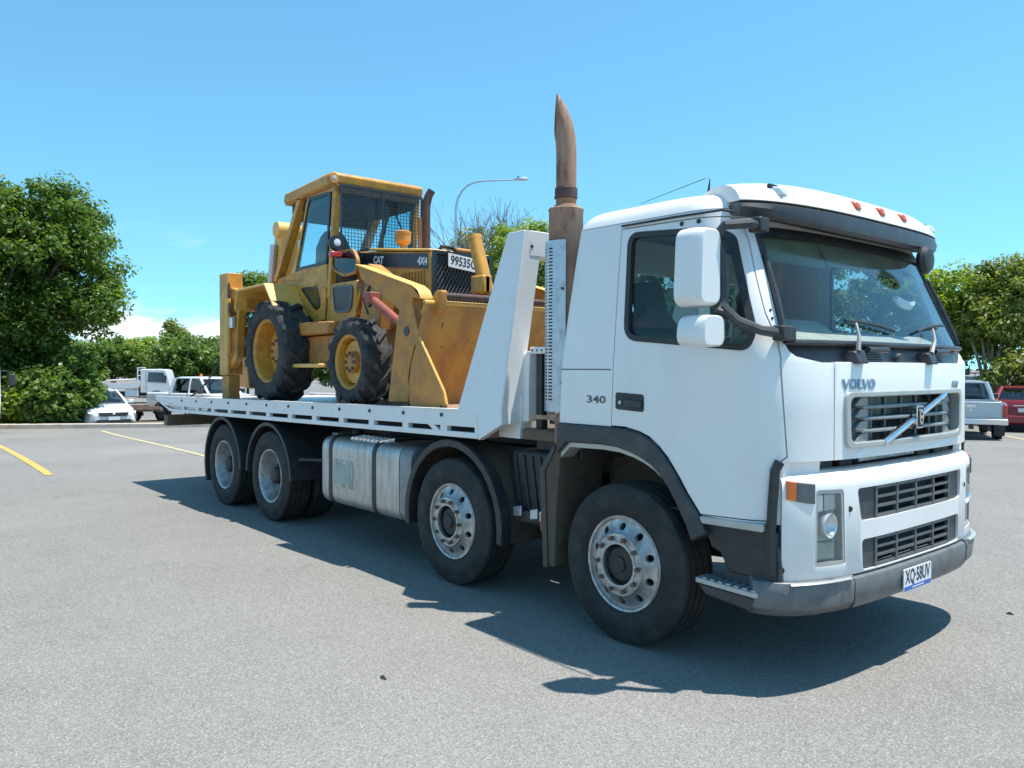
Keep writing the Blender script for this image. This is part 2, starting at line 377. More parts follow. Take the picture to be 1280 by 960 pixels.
def ring_prism(outer, inner, fo, fi):
    """closed frame between two loops of equal length; fo / fi map a loop point to its outer / inner 3D point"""
    n = len(outer); b = B()
    L4 = [[fo(p) for p in outer], [fo(p) for p in inner], [fi(p) for p in inner], [fi(p) for p in outer]]
    vs_ = [p for l in L4 for p in l]; fs = []
    for a in range(4):
        c = (a+1) % 4
        for i in range(n): fs.append((a*n+i, a*n+(i+1) % n, c*n+(i+1) % n, c*n+i))
    return b.add(vs_, fs)
WIN_O, WIN_I = grow(WIN, .016), grow(WIN, -.018)
def mirror_mesh(me):
    m = me.copy()
    m.transform(Matrix.Scale(-1, 4, (0, 1, 0))); m.flip_normals(); return m
for s in (1, -1):
    dm = door_R if s == 1 else mirror_mesh(door_R)
    d = link('door', dm, 'white_paint', truck)
    def put(name, b, mt, par=d, **k): return obj(name, b if s == 1 else b.mir(), mt, par, **k)
    put('window_seal', ring_prism(WIN_O, WIN_I, lambda p: (p[0], side_y(p[0], p[1], .005), p[1]), lambda p: (p[0], side_y(p[0], p[1], -.03), p[1])), 'black_plastic')
    g = B().prism(grow(WIN, -.01), lambda p: side_y(p[0], p[1], -.016), lambda p: side_y(p[0], p[1], -.021))
    put('window_glass', g, 'side_glass', sm=0)
    hb = B().prism(roundpoly([(-.035, 1.578), (.195, 1.568), (.195, 1.462), (-.035, 1.472)], .02), -1.249, -1.2435)
    hd = put('door_handle', hb, 'black_plastic', bev=.002)
    put('handle_grip', B().prism(roundpoly([(.045, 1.535), (.185, 1.529), (.185, 1.487), (.045, 1.493)], .012), -1.262, -1.2492), 'grey_plastic', d, bev=.003)
    put('key_lock', B().cyl((.005, -1.254, 1.515), (.005, -1.2492, 1.515), .012, n=12), 'galv', d)
    for bx in (.44, .555): put('grommet', B().cyl((bx, side_y(bx, 2.567)-.004, 2.567), (bx, side_y(bx, 2.567)+.004, 2.567), .014, n=12), 'black_plastic', d)
    put('drip_rail', B().tube([(-.02, -1.216, 2.612), (.4, -1.216, 2.612), (.72, -1.214, 2.606), (.80, -1.208, 2.585)], .007, 6), 'black_plastic', truck)
    # fender flare, its lip and the wheel-well liner
    outer = [(-.56, 1.358)] + [(x-.004, z-.004) for x, z in ARCH] + [(.66, .80)]
    inner = [(-.56, 1.155), (-.47, 1.235), (-.17, 1.242), (-.02, 1.235), (.09, 1.213), (.18, 1.185), (.26, 1.148), (.325, 1.10), (.39, 1.03), (.46, .93), (.52, .83), (.56, .74)]
    put('fender_flare', B().prism(outer+inner[::-1], -1.262, -1.12), 'flare_plastic', truck, bev=.012)
    lip_o = inner[:9]; lip_i = [(x+.005, z-.035) for x, z in inner[:9]]
    put('arch_lip', B().prism(lip_o+lip_i[::-1], -1.225, -1.10), 'silver_frame', truck, bev=.004)
    ln = B(); lo_ = [(-.60, .98)]+[(x, z+.012) for x, z in inner]; li_ = [(x, z-.006) for x, z in lo_]
    ln.prism(lo_+li_[::-1], -1.10, -.62); put('wheel_well', ln, 'mud', truck)
    put('inner_arch', B().box(-.62, .70, -.675, -.655, .80, 1.39), 'mud', truck); put('arch_roof', B().box(-.60, -.06, -1.15, -.676, 1.345, 1.358), 'mud', truck)
    put('floor_skirt', B().box(.10, 1.05, -1.14, -.676, .885, .898), 'black_steel', truck)
    # mud flap behind the first wheel
    put('mud_flap', B().prism(roundpoly([(-.735, 1.03), (-.60, 1.20), (-.55, 1.16), (-.56, 1.02), (-.585, .8), (-.60, .37), (-.695, .36), (-.735, .7)], .02), -1.235, -.80), 'mud', truck, bev=.008)
    put('flap_edge', B().prism([(-.74, 1.03), (-.60, 1.205), (-.585, 1.18), (-.69, 1.02), (-.655, .36), (-.70, .355)], -1.246, -1.2352), 'grey_plastic', truck)
    put('side_marker', B().box(-.742, -.736, -1.235, -1.18, .60, .72), 'amber', truck)
    # entry step
    put('sill_trim', B().prism(roundpoly([(.615, .895), (1.02, .908), (1.02, .862), (.60, .852)], .012), -1.252, -1.20), 'silver_frame', truck, bev=.006)
    put('step_well', B().prism([(.60, .848), (1.07, .862), (1.07, .60), (.78, .60), (.72, .70), (.66, .72)], -1.205, -.95), 'black_plastic', truck, bev=.01)
    put('step_panel', B().prism(roundpoly([(.75, .72), (1.08, .80), (1.10, .53), (.72, .54)], .03), -1.19, -1.0), 'flare_plastic', truck, bev=.012)
    st = put('entry_step', B().prism(roundpoly([(.60, -1.275), (.985, -1.275), (1.04, -1.17), (.68, -1.12), (.60, -1.16)], .02), .515, .545, ax='z').map(lambda x, y, z: (x, y, z-.03*(x-.8))), 'silver_frame', truck, bev=.006)
    for k in range(7):
        put('tread_bar', B().box(.65+k*.052, .675+k*.052, -1.265, -1.15, .546, .553).map(lambda x, y, z: (x, y, z-.03*(x-.8))), 'galv', st)
    put('step_skirt', B().prism([(.615, .515), (.985, .505), (.95, .43), (.66, .46)], -1.262, -1.20), 'grey_plastic', truck, bev=.01)
    # bumper side gap rubber
    put('corner_gasket', B().tube([(1.065, -1.165, 1.235), (1.05, -1.185, 1.19), (1.045, -1.20, 1.0), (1.04, -1.205, .80), (1.045, -1.20, .64)], .028, 6), 'black_plastic', truck)

# bonnet lid with grille, lettering, emblem
FX = lambda y, z=1.45: front_x(y, XFz(z), Wz(z))
gr_poly = roundpoly([(-.725, 1.300), (.725, 1.300), (.735, 1.588), (-.735, 1.588)], .04)
lid = boolean(lid, [B().prism(gr_poly, .9, 1.5, 'x')])
lid_o = link('bonnet_lid', lid, 'white_paint', truck)
def dense(poly, step=.04):
    out = []
    for i in range(len(poly)):
        a, b = Vector(poly[i]), Vector(poly[(i+1) % len(poly)]); n = max(1, int((b-a).length/step))
        out += [tuple(a+(b-a)*k/n) for k in range(n)]
    return out
go = dense(roundpoly([(-.757, 1.290), (.757, 1.290), (.765, 1.602), (-.765, 1.602)], .05))
def toward(poly, fy, fz):          # the same loop, drawn in
    return [(math.copysign(max(0, abs(y)-fy*min(1, abs(y)/.7)), y), z+fz*(1 if z < 1.446 else -1)*min(1, abs(z-1.446)/.14)) for y, z in poly]
gi = toward(go, .042, .030)
grille = obj('radiator_grille', B().add(*(lambda b: (b.v, b.f))(ring_prism(go, gi, lambda p: (FX(p[0], p[1])+.016, p[0], p[1]), lambda p: (FX(p[0], p[1])-.05, p[0], p[1])))), 'silver_frame', truck, bev=.006)
def segbar(y0, y1, z0, z1, o0, o1, n=14, fx=FX):
    rings = []
    for k in range(n+1):
        y = y0+(y1-y0)*k/n; x = fx(y, (z0+z1)/2)
        rings.append([(x+o0, y, z0), (x+o1, y, z0), (x+o1, y, z1), (x+o0, y, z1)])
    return B().loft(rings)
obj('grille_backing', segbar(-.74, .74, 1.285, 1.60, -.14, -.13), 'dark_mesh', grille)
for z in (1.512, 1.447, 1.378):
    b = B(); rings = []
    for k in range(19):
        y = -.62+1.24*k/18; x = FX(y, z); tp = min(1, (.62-abs(y))/.10+.05)
        rings.append([(x-.10, y, z-.008), (x-.012*tp-.02*(1-tp), y, z-.010*tp), (x-.006*tp-.03*(1-tp), y, z), (x-.012*tp-.02*(1-tp), y, z+.010*tp), (x-.10, y, z+.008)])
    obj('slat', b.loft(rings), 'grille_slat', grille)
for y in (-.40, -.235, -.03, .17, .37): obj('upright', segbar(y-.012, y+.012, 1.30, 1.59, -.075, -.055, 1), 'grille_grey', grille)
for s in (-1, 1):
    obj('end_block', segbar(s*.44, s*.735, 1.295, 1.592, -.10, -.045, 6), 'grille_grey', grille)
    for z in (1.545, 1.48, 1.41, 1.34):
        obj('louvre', B().prism([(s*.50, z-.03), (s*.63, z-.026), (s*.575, z+.022), (s*.50, z+.03)], lambda p: FX(p[0], p[1])-.047, lambda p: FX(p[0], p[1])-.02, 'x'), 'grille_slat', grille, bev=.004)
db = B(); rings = []
p0, p1 = Vector((-.37, 1.303)), Vector((.455, 1.570)); dv = (p1-p0); nv = Vector((-dv.y, dv.x)).normalized()
for k in range(15):
    p = p0+dv*k/14; rr = []
    for a in range(9):
        an = math.pi*a/8; q = p+nv*(-.021*math.cos(an)); rr.append((FX(p.x, p.y)+.004+.018*math.sin(an), q.x, q.y))
    rr.append((FX(p.x)-.02, (p+nv*.02).x, (p+nv*.02).y)); rr.append((FX(p.x)-.02, (p-nv*.02).x, (p-nv*.02).y)); rings.append(rr)
obj('diagonal_bar', db.loft(rings), 'chrome', grille)
em = obj('emblem', B().prism(roundpoly([(-.012, 1.372), (.078, 1.372), (.078, 1.508), (-.012, 1.508)], .008), FX(0)+.0, FX(0)+.034, 'x'), 'chrome', grille, bev=.004)
ex = FX(0)+.034
obj('emblem_field', B().prism(roundpoly([(-.003, 1.381), (.069, 1.381), (.069, 1.499), (-.003, 1.499)], .006), ex, ex+.003, 'x'), 'letter_dark', em if False else grille)
er = B(); cy_, cz_ = .033, 1.440
oo = [(cy_+.027*math.cos(2*math.pi*k/32), cz_+.046*math.sin(2*math.pi*k/32)) for k in range(32)]; ii = [(cy_+.016*math.cos(2*math.pi*k/32), cz_+.030*math.sin(2*math.pi*k/32)) for k in range(32)]
rp = ring_prism(oo, ii, lambda p: (ex+.008, *p), lambda p: (ex+.003, *p)); er.add(rp.v, rp.f)
er.box(ex+.003, ex+.009, cy_-.026, cy_+.026, cz_-.010, cz_+.010)
obj('iron_mark', er, 'chrome', grille)
def onfront(p): return Vector((p.x + (FX(p.y, p.z)-FX(0, p.z)), p.y, p.z))
def letters(s, yc, zc, size, m, **k):
    return text('lettering', s, size, m, lid_o, frame_at((FX(0, zc)+.001, yc, zc), (0, 1, 0), (0, 0, 1)), fn=onfront, **k)
lv = letters('VOLVO', -.622, 1.641, .074, 'letter_blue', bold=.003, sx=1.2, ext=.004, space=1.08)
letters('FM9', .655, 1.628, .062, 'letter_blue', bold=.001, sx=1.15, ext=.004, shear=.12)
text('model_number', '340', .066, 'grille_grey', cab, frame_at((-.205, -1.2455, 1.525), (1, 0, 0), (0, 0, 1)), ext=.003, bold=.0008, sx=1.75)
obj('bonnet_moulding', B().prism([(-.66, 1.262), (-.60, 1.285), (.60, 1.285), (.66, 1.262), (.30, 1.240), (-.40, 1.240)], lambda p: FX(p[0], p[1])-.004, lambda p: FX(p[0], p[1])+.004, 'x'), 'white_paint', lid_o, bev=.003)

# radiator slot between lid and bumper
obj('radiator_core', B().box(1.02, 1.06, -.95, .95, .55, 1.30), 'dark_mesh', truck)
obj('radiator_tank', B().box(1.061, 1.12, -.42, .30, 1.185, 1.225), 'alu_rim', truck, bev=.006)
for y0, y1 in ((-.90, -.70), (-.62, -.48), (.36, .55), (.62, .85)): obj('slot_bracket', B().box(1.061, 1.11, y0, y1, 1.15, 1.226), 'black_steel', truck, bev=.01)
obj('slot_floor', B().box(.98, 1.06, -1.05, 1.05, 1.12, 1.16), 'black_plastic', truck)

# bumper
BX = 1.275
def wall(rows, t0, t1, thick, xf, w, n=60, ts=None):
    """curved wall along the cab's front outline; rows = (z, offset)"""
    rings = []
    for k in range(n+1):
        th = t0+(t1-t0)*k/n
        o = [outl(th, w+f, xf+f)+(z,) for z, f in rows]; i = [outl(th, w+min(f, 0)-thick, xf+min(f, 0)-thick)+(z,) for z, f in reversed(rows)]
        rings.append(o+i)
    return B().loft(rings)
tb = th_x(1.085, BX)
for s in (1, -1):
    b = wall([(1.165, -.052), (1.185, -.055), (1.228, -.048)], tb, th_y(-.955, 1.245), .03, BX, 1.245, 14); obj('corner_filler', b if s == 1 else b.mir(), 'white_paint', truck)
bump = to_mesh(wall([(.602, -.004), (.61, 0), (1.09, 0), (1.115, -.004), (1.135, -.012), (1.155, -.026), (1.172, -.05), (1.178, -.085)], tb, math.pi-tb, .05, BX, 1.245, 84))
def xprism(poly): return B().prism(poly, .9, 1.6, 'x')
UG = roundpoly([(-.655, .888), (.655, .888), (.675, 1.075), (-.695, 1.072)], .03); LG = roundpoly([(-.635, .612), (.635, .612), (.640, .788), (-.648, .785)], .03)
HL = roundpoly([(-1.012, .672), (-.790, .668), (-.812, 1.078), (-1.008, 1.082)], [.01, .02, .03, .02])
IND = roundpoly([(1.10, 1.135), (1.178, 1.128), (1.178, 1.018), (1.10, 1.04)], .006)
ind_cut = B().prism(IND, -1.35, -.9).map(lambda x, y, z: (x, y, z))
bump = boolean(bump, [xprism(UG), xprism(LG), xprism(HL), xprism([(-y, z) for y, z in HL])])
bumper = link('bumper', bump, 'white_paint', truck)
BF = lambda y, z=0: front_x(y, BX)
for nm, z0, z1 in (('upper', .892, 1.068), ('lower', .618, .780)):
    g = obj('bumper_grille', segbar(-.665, .665, z0-.006, z1+.006, -.11, -.10, fx=BF), 'dark_mesh', truck)
    for y in (-.485, -.2425, 0, .2425, .485): obj('upright', segbar(y-.011, y+.011, z0, z1, -.035, -.008, 1, fx=BF), 'grille_grey', g, bev=.003)
    for k in range(4):
        z = z0+.008+(z1-z0-.016)*k/3; obj('crossbar', segbar(-.485, .485, z-.008, z+.008, -.040, -.011, fx=BF), 'grille_grey', g)
    for s in (-1, 1): obj('end_block', segbar(s*.495, s*.66, z0-.002, z1+.002, -.06, -.016, 6, fx=BF), 'flare_plastic', g, bev=.004)
for (y, z) in ((-.762, .965), (-1.176, .662)):
    th = th_y(y, 1.245); a = outl(th, 1.248, BX+.003); c = outl(th, 1.243, BX-.002); nn = Vector((a[0]-c[0], a[1]-c[1], 0))
    for s in (1, -1):
        b = B().cyl((c[0], c[1], z), (a[0], a[1], z), .02 if y < -1 else .016, n=14); obj('tow_cover', b if s == 1 else b.mir(), 'letter_dark', bumper)
for s in (1, -1):
    def put(name, b, mt, par=truck, **k): return obj(name, b if s == 1 else b.mir(), mt, par, **k)
    # headlamp
    hz = lambda y, o: front_x(y, BX+o, 1.245+o)
    hl = put('headlight', B().prism(grow(HL, -.004), lambda p: hz(p[0], 0)-.10, lambda p: hz(p[0], 0)-.052, 'x'), 'lamp_house')
    HLo, HLi = dense(grow(HL, -.002), .03), None
    HLi = [(-.905+(y+.905)*.86, .875+(z-.875)*.91) for y, z in HLo]
    put('bezel', ring_prism(HLo, HLi, lambda p: (hz(p[0], 0)-.004, *p), lambda p: (hz(p[0], 0)-.08, *p)), 'silver_frame', hl)
    for zc, r_ in ((1.005, 0), (.885, .058), (.745, 0)):
        if r_:
            x0 = hz(-.895, 0); put('reflector', B().lathe([(.004, -.050), (.03, -.048), (r_*.85, -.032), (r_, -.012), (r_+.008, -.008), (r_+.010, -.055)], (x0, -.895, zc), 'x', 24), 'reflector', hl)
            put('bulb', B().lathe([(.0, -.03), (.012, -.034), (.014, -.05), (.012, -.07)], (x0, -.895, zc), 'x', 10), 'lamp_lens', hl)
        else:
            for ya, yb in (((-.985, -.925), (-.915, -.828)) if zc > .9 else ((-.980, -.835),)):
                put('reflector', B().prism(roundpoly([(ya, zc-.045), (yb, zc-.045), (yb, zc+.05), (ya, zc+.05)], .01), lambda p: hz(p[0], 0)-.055, lambda p: hz(p[0], 0)-.03, 'x'), 'reflector' if zc > .9 and ya < -.93 else ('galv' if zc > .9 else 'interior'), hl, bev=.006)
    gl = B(); rows = []
    for k in range(9):
        y = -1.006+.204*k/8; rows.append([(hz(y, 0)-.010, y, .682), (hz(y, 0)-.010, y, 1.07), (hz(y, 0)-.014, y, 1.07), (hz(y, 0)-.014, y, .682)])
    put('lens', gl.loft(rows), 'lens_glass', hl)
    # indicator: amber and smoked lens wrapping the corner
    for nm, xa, xb, mt in (('indicator', 1.100, 1.132, 'amber'), ('marker_lens', 1.1322, 1.182, 'grille_grey')):
        rg = []
        for k in range(7):
            x = xa+(xb-xa)*k/6; th = th_x(x, BX); a = outl(th, 1.253, BX+.008); c = outl(th, 1.225, BX-.02); f = (x-1.10)/.08
            zt, zb = 1.140-.022*f, 1.040-.028*f
            rg.append([(a[0], a[1], zb), (a[0], a[1], zt), (c[0], c[1], zt), (c[0], c[1], zb)])
        put(nm, B().loft(rg), mt, bev=.004)
# lower bumper: steel centre with worn plastic ends
LBX = 1.285; seam = th_y(-.737, 1.25)
rows = [(.408, -.045), (.42, -.012), (.45, .008), (.555, .012), (.585, .006), (.597, -.03)]
obj('bumper_centre', wall(rows, seam+R(.3), math.pi-seam-R(.3), .06, LBX, 1.25, 40), 'bumper_grey', truck, bev=.004)
e0 = th_x(.955, LBX)
for s in (1, -1):
    b = wall([(.392, -.09), (.41, -.035), (.46, .01), (.56, .018), (.60, .006), (.612, -.03)], e0, seam-R(.3), .07, LBX, 1.25, 24)
    obj('bumper_end', b if s == 1 else b.mir(), 'bumper_grey', truck, bev=.004)
    b = wall([(.588, .02), (.594, .026), (.600, .02)], th_x(1.12, LBX), seam-R(2), .01, LBX, 1.25, 12); obj('bumper_trim', b if s == 1 else b.mir(), 'silver_frame', truck)
px_ = front_x(-.06, LBX+.014)
pl = obj('number_plate', B().prism(roundpoly([(-.246, .430), (.118, .430), (.118, .562), (-.246, .562)], .012), px_+.004, px_+.010, 'x'), 'plate_white', truck)
obj('plate_strip', B().prism([(-.240, .434), (.112, .434), (.112, .459), (-.240, .459)], px_+.0102, px_+.0112, 'x'), 'plate_blue', pl)
text('plate_text', 'XQ\u00b758UV', .112, 'letter_dark', pl, frame_at((px_+.0105, -.064, .510), (0, 1, 0), (0, 0, 1)), ext=.0006, bold=.0024, sx=.70)
obj('plate_print', B().box(px_+.0113, px_+.0118, -.14, .015, .443, .449), 'plate_white', pl)

# windscreen, cowl, wipers
scr = obj('windscreen', patch_solid(1.872, 2.512, lambda z: t_ws(z)+R(.4), -.012, -.018, nz=14), 'screen_glass', truck, sm=60)
def frame_loop(z0, z1, t0, n1=40, n2=14):
    a, c = t_ws(z0)+t0, t_ws(z1)+t0
    lp = [(a+(math.pi-2*a)*k/n1, z0) for k in range(n1)] + [(math.pi-t_ws(z)-t0, z) for z in [z0+(z1-z0)*k/n2 for k in range(n2)]]
    lp += [(math.pi-c-(math.pi-2*c)*k/n1, z1) for k in range(n1)] + [(t_ws(z)+t0, z) for z in [z1-(z1-z0)*k/n2 for k in range(n2)]]
    return lp
fo, fi = frame_loop(1.862, 2.53, -R(1.2)), frame_loop(1.885, 2.475, R(2.6))
obj('screen_seal', ring_prism(fo, fi, lambda p: surf(p[0], p[1], .003), lambda p: surf(p[0], p[1], -.03)), 'black_plastic', scr)
for s in (1, -1):
    b = B().tube([surf(t_ws(1.9)+R(.5), 1.90, .012), surf(t_ws(2.1)+R(1), 2.1, .014), surf(t_ws(2.36)+R(1), 2.36, .010)], [.016, .018, .012], 8)
    obj('pillar_moulding', b if s == 1 else b.mir(), 'grey_plastic', scr)
    for z in (1.955, 2.0, 2.045):
        b = B().cyl(surf(t_ws(z)-R(4), z, -.004), surf(t_ws(z)-R(4), z, .004), .007, n=8); obj('pillar_bolt', b if s == 1 else b.mir(), 'letter_dark', cab)
cowl = obj('cowl', patch_solid(1.73, 1.885, T_WS+R(.5), -.036, -.06, nz=4), 'grey_plastic', truck)
obj('cowl_rail', B().tube([surf(T_WS+R(2)+(math.pi-2*T_WS-R(4))*k/24, 1.868, .002) for k in range(25)], .015, 8), 'grey_plastic', cowl)
def cp(y, z, off=0.0): return surf(th_y(y, Wz(z)), z, off)
for yc in (-.40, .44):
    v = obj('cowl_vent', B().prism([(yc-.12, 1.765), (yc+.10, 1.765), (yc+.10, 1.822), (yc-.10, 1.822)], lambda p: cp(p[0], p[1])[0]-.04, lambda p: cp(p[0], p[1])[0]-.03, 'x'), 'letter_dark', truck)
    for k in range(4): obj('vent_fin', B().box(cp(yc, 1.79)[0]-.03, cp(yc, 1.79)[0]-.018, yc-.10, yc+.09, 1.772+k*.014, 1.777+k*.014), 'grille_grey', v)
    obj('grab_bar', B().tube([cp(yc-.12, 1.838, .02), cp(yc+.10, 1.838, .02)], .017, 8), 'grey_plastic', truck)
obj('washer_cap', B().lathe([(.001, .0), (.035, .0), (.04, -.02)], (cp(-.12, 1.78)[0]-.005, -.12, 1.785), 'x', 18), 'letter_dark', truck)
for yb, ye, ya, yz in ((-.635, -.545, (-.62, -.10), (2.00, 1.955)), (.235, .42, (.22, .72), (1.965, 2.02))):
    wp = obj('wiper', B().prism(roundpoly([(yb-.05, 1.757), (yb+.05, 1.757), (yb+.045, 1.835), (yb-.055, 1.825)], .012), lambda p: cp(p[0], p[1])[0]-.045, lambda p: cp(p[0], p[1])[0]+.035, 'x'), 'grey_plastic', truck, bev=.008)
    obj('wiper_arm', B().tube([cp(yb, 1.825, .03), cp((yb+ye)/2, 1.91, .045), cp(ye, 1.985, .03)], [.016, .011, .008], 6), 'grille_slat', wp)
    n = 8; obj('wiper_blade', B().tube([cp(ya[0]+(ya[1]-ya[0])*k/n, yz[0]+(yz[1]-yz[0])*k/n+.012*math.sin(math.pi*k/n), .012) for k in range(n+1)], .009, 6), 'black_plastic', wp)

# sun visor over the windscreen
VX = 1.05
def visor(rows, t0, n=64):
    rings = []
    for k in range(n+1):
        th = t0+(math.pi-2*t0)*k/n; s = math.sin(th)
        sec = []
        for dx, z, dzs in rows:
            x, y = outl(th, 1.20+dx*.55, VX+dx, 3.0); sec.append((x, y, z+dzs*(1-s)))
        rings.append(sec)
    return B().loft(rings)
tv = th_x(.80, VX, 3.0)
obj('visor_band', visor([(-.10, 2.525, .10), (-.015, 2.512, .09), (.004, 2.53, .09), (.012, 2.575, .065), (.0, 2.622, .035), (-.03, 2.632, .03), (-.12, 2.63, .03)], tv), 'grey_plastic', truck, bev=.003)
vis = obj('sun_visor', visor([(-.02, 2.634, .032), (.002, 2.636, .032), (-.006, 2.665, .02), (-.035, 2.715, .0), (-.09, 2.762, -.012), (-.16, 2.792, -.022), (-.26, 2.812, -.03), (-.42, 2.80, -.03), (-.42, 2.70, .0)], tv), 'white_paint', truck)
for y, m in ((-.95, 'chrome'), (-.30, 'red_lens'), (0.0, 'red_lens'), (.30, 'red_lens'), (.95, 'chrome')):
    th = th_y(y, 1.18, 3.0); x, yy = outl(th, 1.18, VX-.02, 3.0); zz = 2.70 if abs(y) < .5 else 2.71; q = 1.35
    b = B().loft([[(x-.05, yy-.03*q, zz-.015*q), (x-.05, yy+.03*q, zz-.015*q), (x-.05, yy+.026*q, zz+.026*q), (x-.05, yy-.026*q, zz+.026*q)], [(x+.022, yy-.024*q, zz-.018*q), (x+.022, yy+.024*q, zz-.018*q), (x+.006, yy+.02*q, zz+.018*q), (x+.006, yy-.02*q, zz+.018*q)]])
    c = obj('clearance_lamp', b, 'orange_lens' if m == 'red_lens' else 'lamp_lens', truck, bev=.012)
    obj('lamp_base', B().box(x-.075, x-.052, yy-.04, yy+.04, zz-.03, zz+.05), 'letter_dark', c, bev=.004)
# antenna on the roof
obj('antenna', B().tube([(.42, -.93, 2.755), (.42, -.93, 2.79), (.43, -.93, 2.87), (.41, -.95, 2.873), (-.02, -1.04, 2.775)], [.012, .010, .003, .0025, .002], 6), 'letter_dark', truck)

# mirrors (only the driver's side carries them)
for s in (1,):
    def put(name, b, mt, par=truck, **k): return obj(name, b if s == 1 else b.mir(), mt, par, **k)
    def housing(x0, x1, z0, z1, yc, wy, tilt=0.0):
        rings = []
        for k, (f, g) in enumerate(((0, 1.0), (.3, 1.0), (.62, .95), (.85, .82), (1.0, .55))):
            x = x0+(x1-x0)*f; hw, hh = wy/2*g, (z1-z0)/2*(.82+.18*g)
            rings.append([(x+tilt*py, yc+py, (z0+z1)/2+pz) for py, pz in roundpoly([(-hw, -hh), (hw, -hh), (hw*.96, hh), (-hw*.86, hh)], .075*g, 5)])
        return B().loft(rings)
    # heads are turned: build facing +x, then swing about z
    def swing(b, cx, cy, a): 
        ca, sa = math.cos(a), math.sin(a); return b.map(lambda x, y, z: (cx+(x-cx)*ca-(y-cy)*sa, cy+(x-cx)*sa+(y-cy)*ca, z))
    m1 = put('mirror', swing(housing(.68, .84, 2.055, 2.475, -1.455, .235), .75, -1.455, R(-10)), 'white_paint', bev=.004)
    put('mirror_face', swing(B().box(.676, .6795, -1.535, -1.375, 2.10, 2.43), .75, -1.455, R(-10)), 'chrome', m1)
    m2 = put('mirror', swing(housing(.70, .86, 1.842, 2.012, -1.45, .25), .78, -1.45, R(-10)), 'white_paint', bev=.004)
    put('mirror_face', swing(B().box(.696, .6995, -1.535, -1.365, 1.87, 1.985), .78, -1.45, R(-10)), 'chrome', m2)
    put('mirror_arm', B().tube([(.90, -1.12, 2.50), (.93, -1.26, 2.50), (.86, -1.38, 2.485), (.80, -1.395, 2.42), (.83, -1.36, 2.3), (.83, -1.35, 2.15), (.83, -1.37, 2.05), (.84, -1.40, 2.02)], [.03, .028, .026, .03, .034, .034, .034, .03], 8), 'flare_plastic')
    put('mirror_arm', B().tube([(.84, -1.38, 2.06), (.90, -1.32, 1.98), (1.0, -1.25, 1.93), (1.07, -1.17, 1.915)], [.03, .028, .026, .03], 8), 'flare_plastic')
    put('mirror_bracket', B().box(1.03, 1.10, -1.20, -1.07, 1.875, 1.955), 'black_plastic', bev=.01)
    put('mirror_bracket', B().box(.87, .95, -1.19, -1.10, 2.465, 2.545), 'black_plastic', bev=.01)
# round wide-angle mirror under the far end of the visor
obj('kerb_mirror', B().lathe([(.001, -.03), (.06, -.026), (.09, -.005), (.095, .015), (.07, .04), (.001, .05)], (1.05, .56, 2.45), 'x', 20), 'black_plastic', truck)
obj('kerb_mirror_arm', B().tube([(1.04, .56, 2.51), (1.02, .58, 2.56), (.95, .60, 2.57)], .012, 6), 'black_plastic', truck)

# cab interior
obj('dashboard', B().loft([[(x, y, z) for x, z in ((.60, 1.45), (.64, 1.84), (.72, 1.95), (.86, 1.955), (front_x(y, 1.10, 1.17), 1.89), (front_x(y, 1.12, 1.18), 1.45))] for y in np.linspace(-1.08, 1.08, 15)]), 'interior', truck, bev=.02)
obj('dash_binnacle', B().loft([[(.58, y, 1.74), (.62, y, 2.02), (.80, y, 2.02), (.93, y, 1.93), (.98, y, 1.74)] for y in (-.95, -.9, -.35, -.3)]), 'interior', truck, bev=.03)
obj('dash_vent', B().box(.80, .86, -.20, -.06, 1.955, 1.968), 'letter_dark', truck)
obj('steering_wheel', B().lathe([(.235+.016*math.cos(a), .016*math.sin(a)) for a in [2*math.pi*k/8 for k in range(8)]], (0, 0, 0), 'z', 28, closed=True).cyl((-.235, 0, 0), (.235, 0, 0), .014, n=6).cyl((0, 0, -.03), (0, 0, .02), .06, n=12).map(lambda x, y, z: (.56+x*math.cos(R(35))-z*math.sin(R(35)), -.62+y, 1.80+x*math.sin(R(35))*1+z*math.cos(R(35)))), 'interior_dark', truck)
for yc in (-.62, .62):
    sq = lambda hw, r_, z: [(px2, yc+py2, z) for px2, py2 in roundpoly([(-.12, -hw), (.38, -hw), (.38, hw), (-.12, hw)], r_)]
    st = obj('seat', B().loft([sq(.25, .06, 1.36), sq(.26, .08, 1.45), sq(.23, .08, 1.50)]), 'seat_cloth', truck)
    obj('seat_back', B().loft([[(-.14+tx-.22*(z-1.45), yc+py2, z) for tx, py2 in roundpoly([(-.07, -hw), (.07, -hw), (.07, hw), (-.07, hw)], .05)] for z, hw in ((1.45, .22), (1.7, .25), (2.0, .24), (2.08, .17), (2.12, .12), (2.28, .12), (2.32, .08))]), 'seat_cloth', st)
obj('rear_trim', B().box(-.485, -.475, -1.1, 1.1, 1.1, 1.96), 'interior_dark', truck)
obj('rear_window', B().box(-.475, -.468, -.66, .66, 1.95, 2.43), 'side_glass', truck, sm=0)
obj('engine_tunnel', B().box(-.4, .62, -.34, .34, 1.06, 1.40), 'interior_dark', truck, bev=.05)
for k in range(4):
    y0 = -1.0+k*.5; obj('sun_blind', B().loft([[(front_x(y, .90, 1.14)-.02, y, 2.50), (front_x(y, .99, 1.16)-.03, y, 2.335+.02*math.sin(k*2+y*3)), (front_x(y, .99, 1.16)-.038, y, 2.335), (front_x(y, .90, 1.14)-.03, y, 2.50)] for y in np.linspace(y0+.008, y0+.492, 6)]), 'blind', truck)
obj('roof_lining', B().box(-.35, .70, -1.1, 1.1, 2.615, 2.628), 'interior', truck)
obj('screen_reflection', B().tube([(.93, .42, 2.20), (.94, .50, 2.165), (.94, .60, 2.155), (.93, .68, 2.18)], [.02, .03, .03, .018], 8), 'white_paint', truck)  # white shape put in for the pale reflection in the windscreen

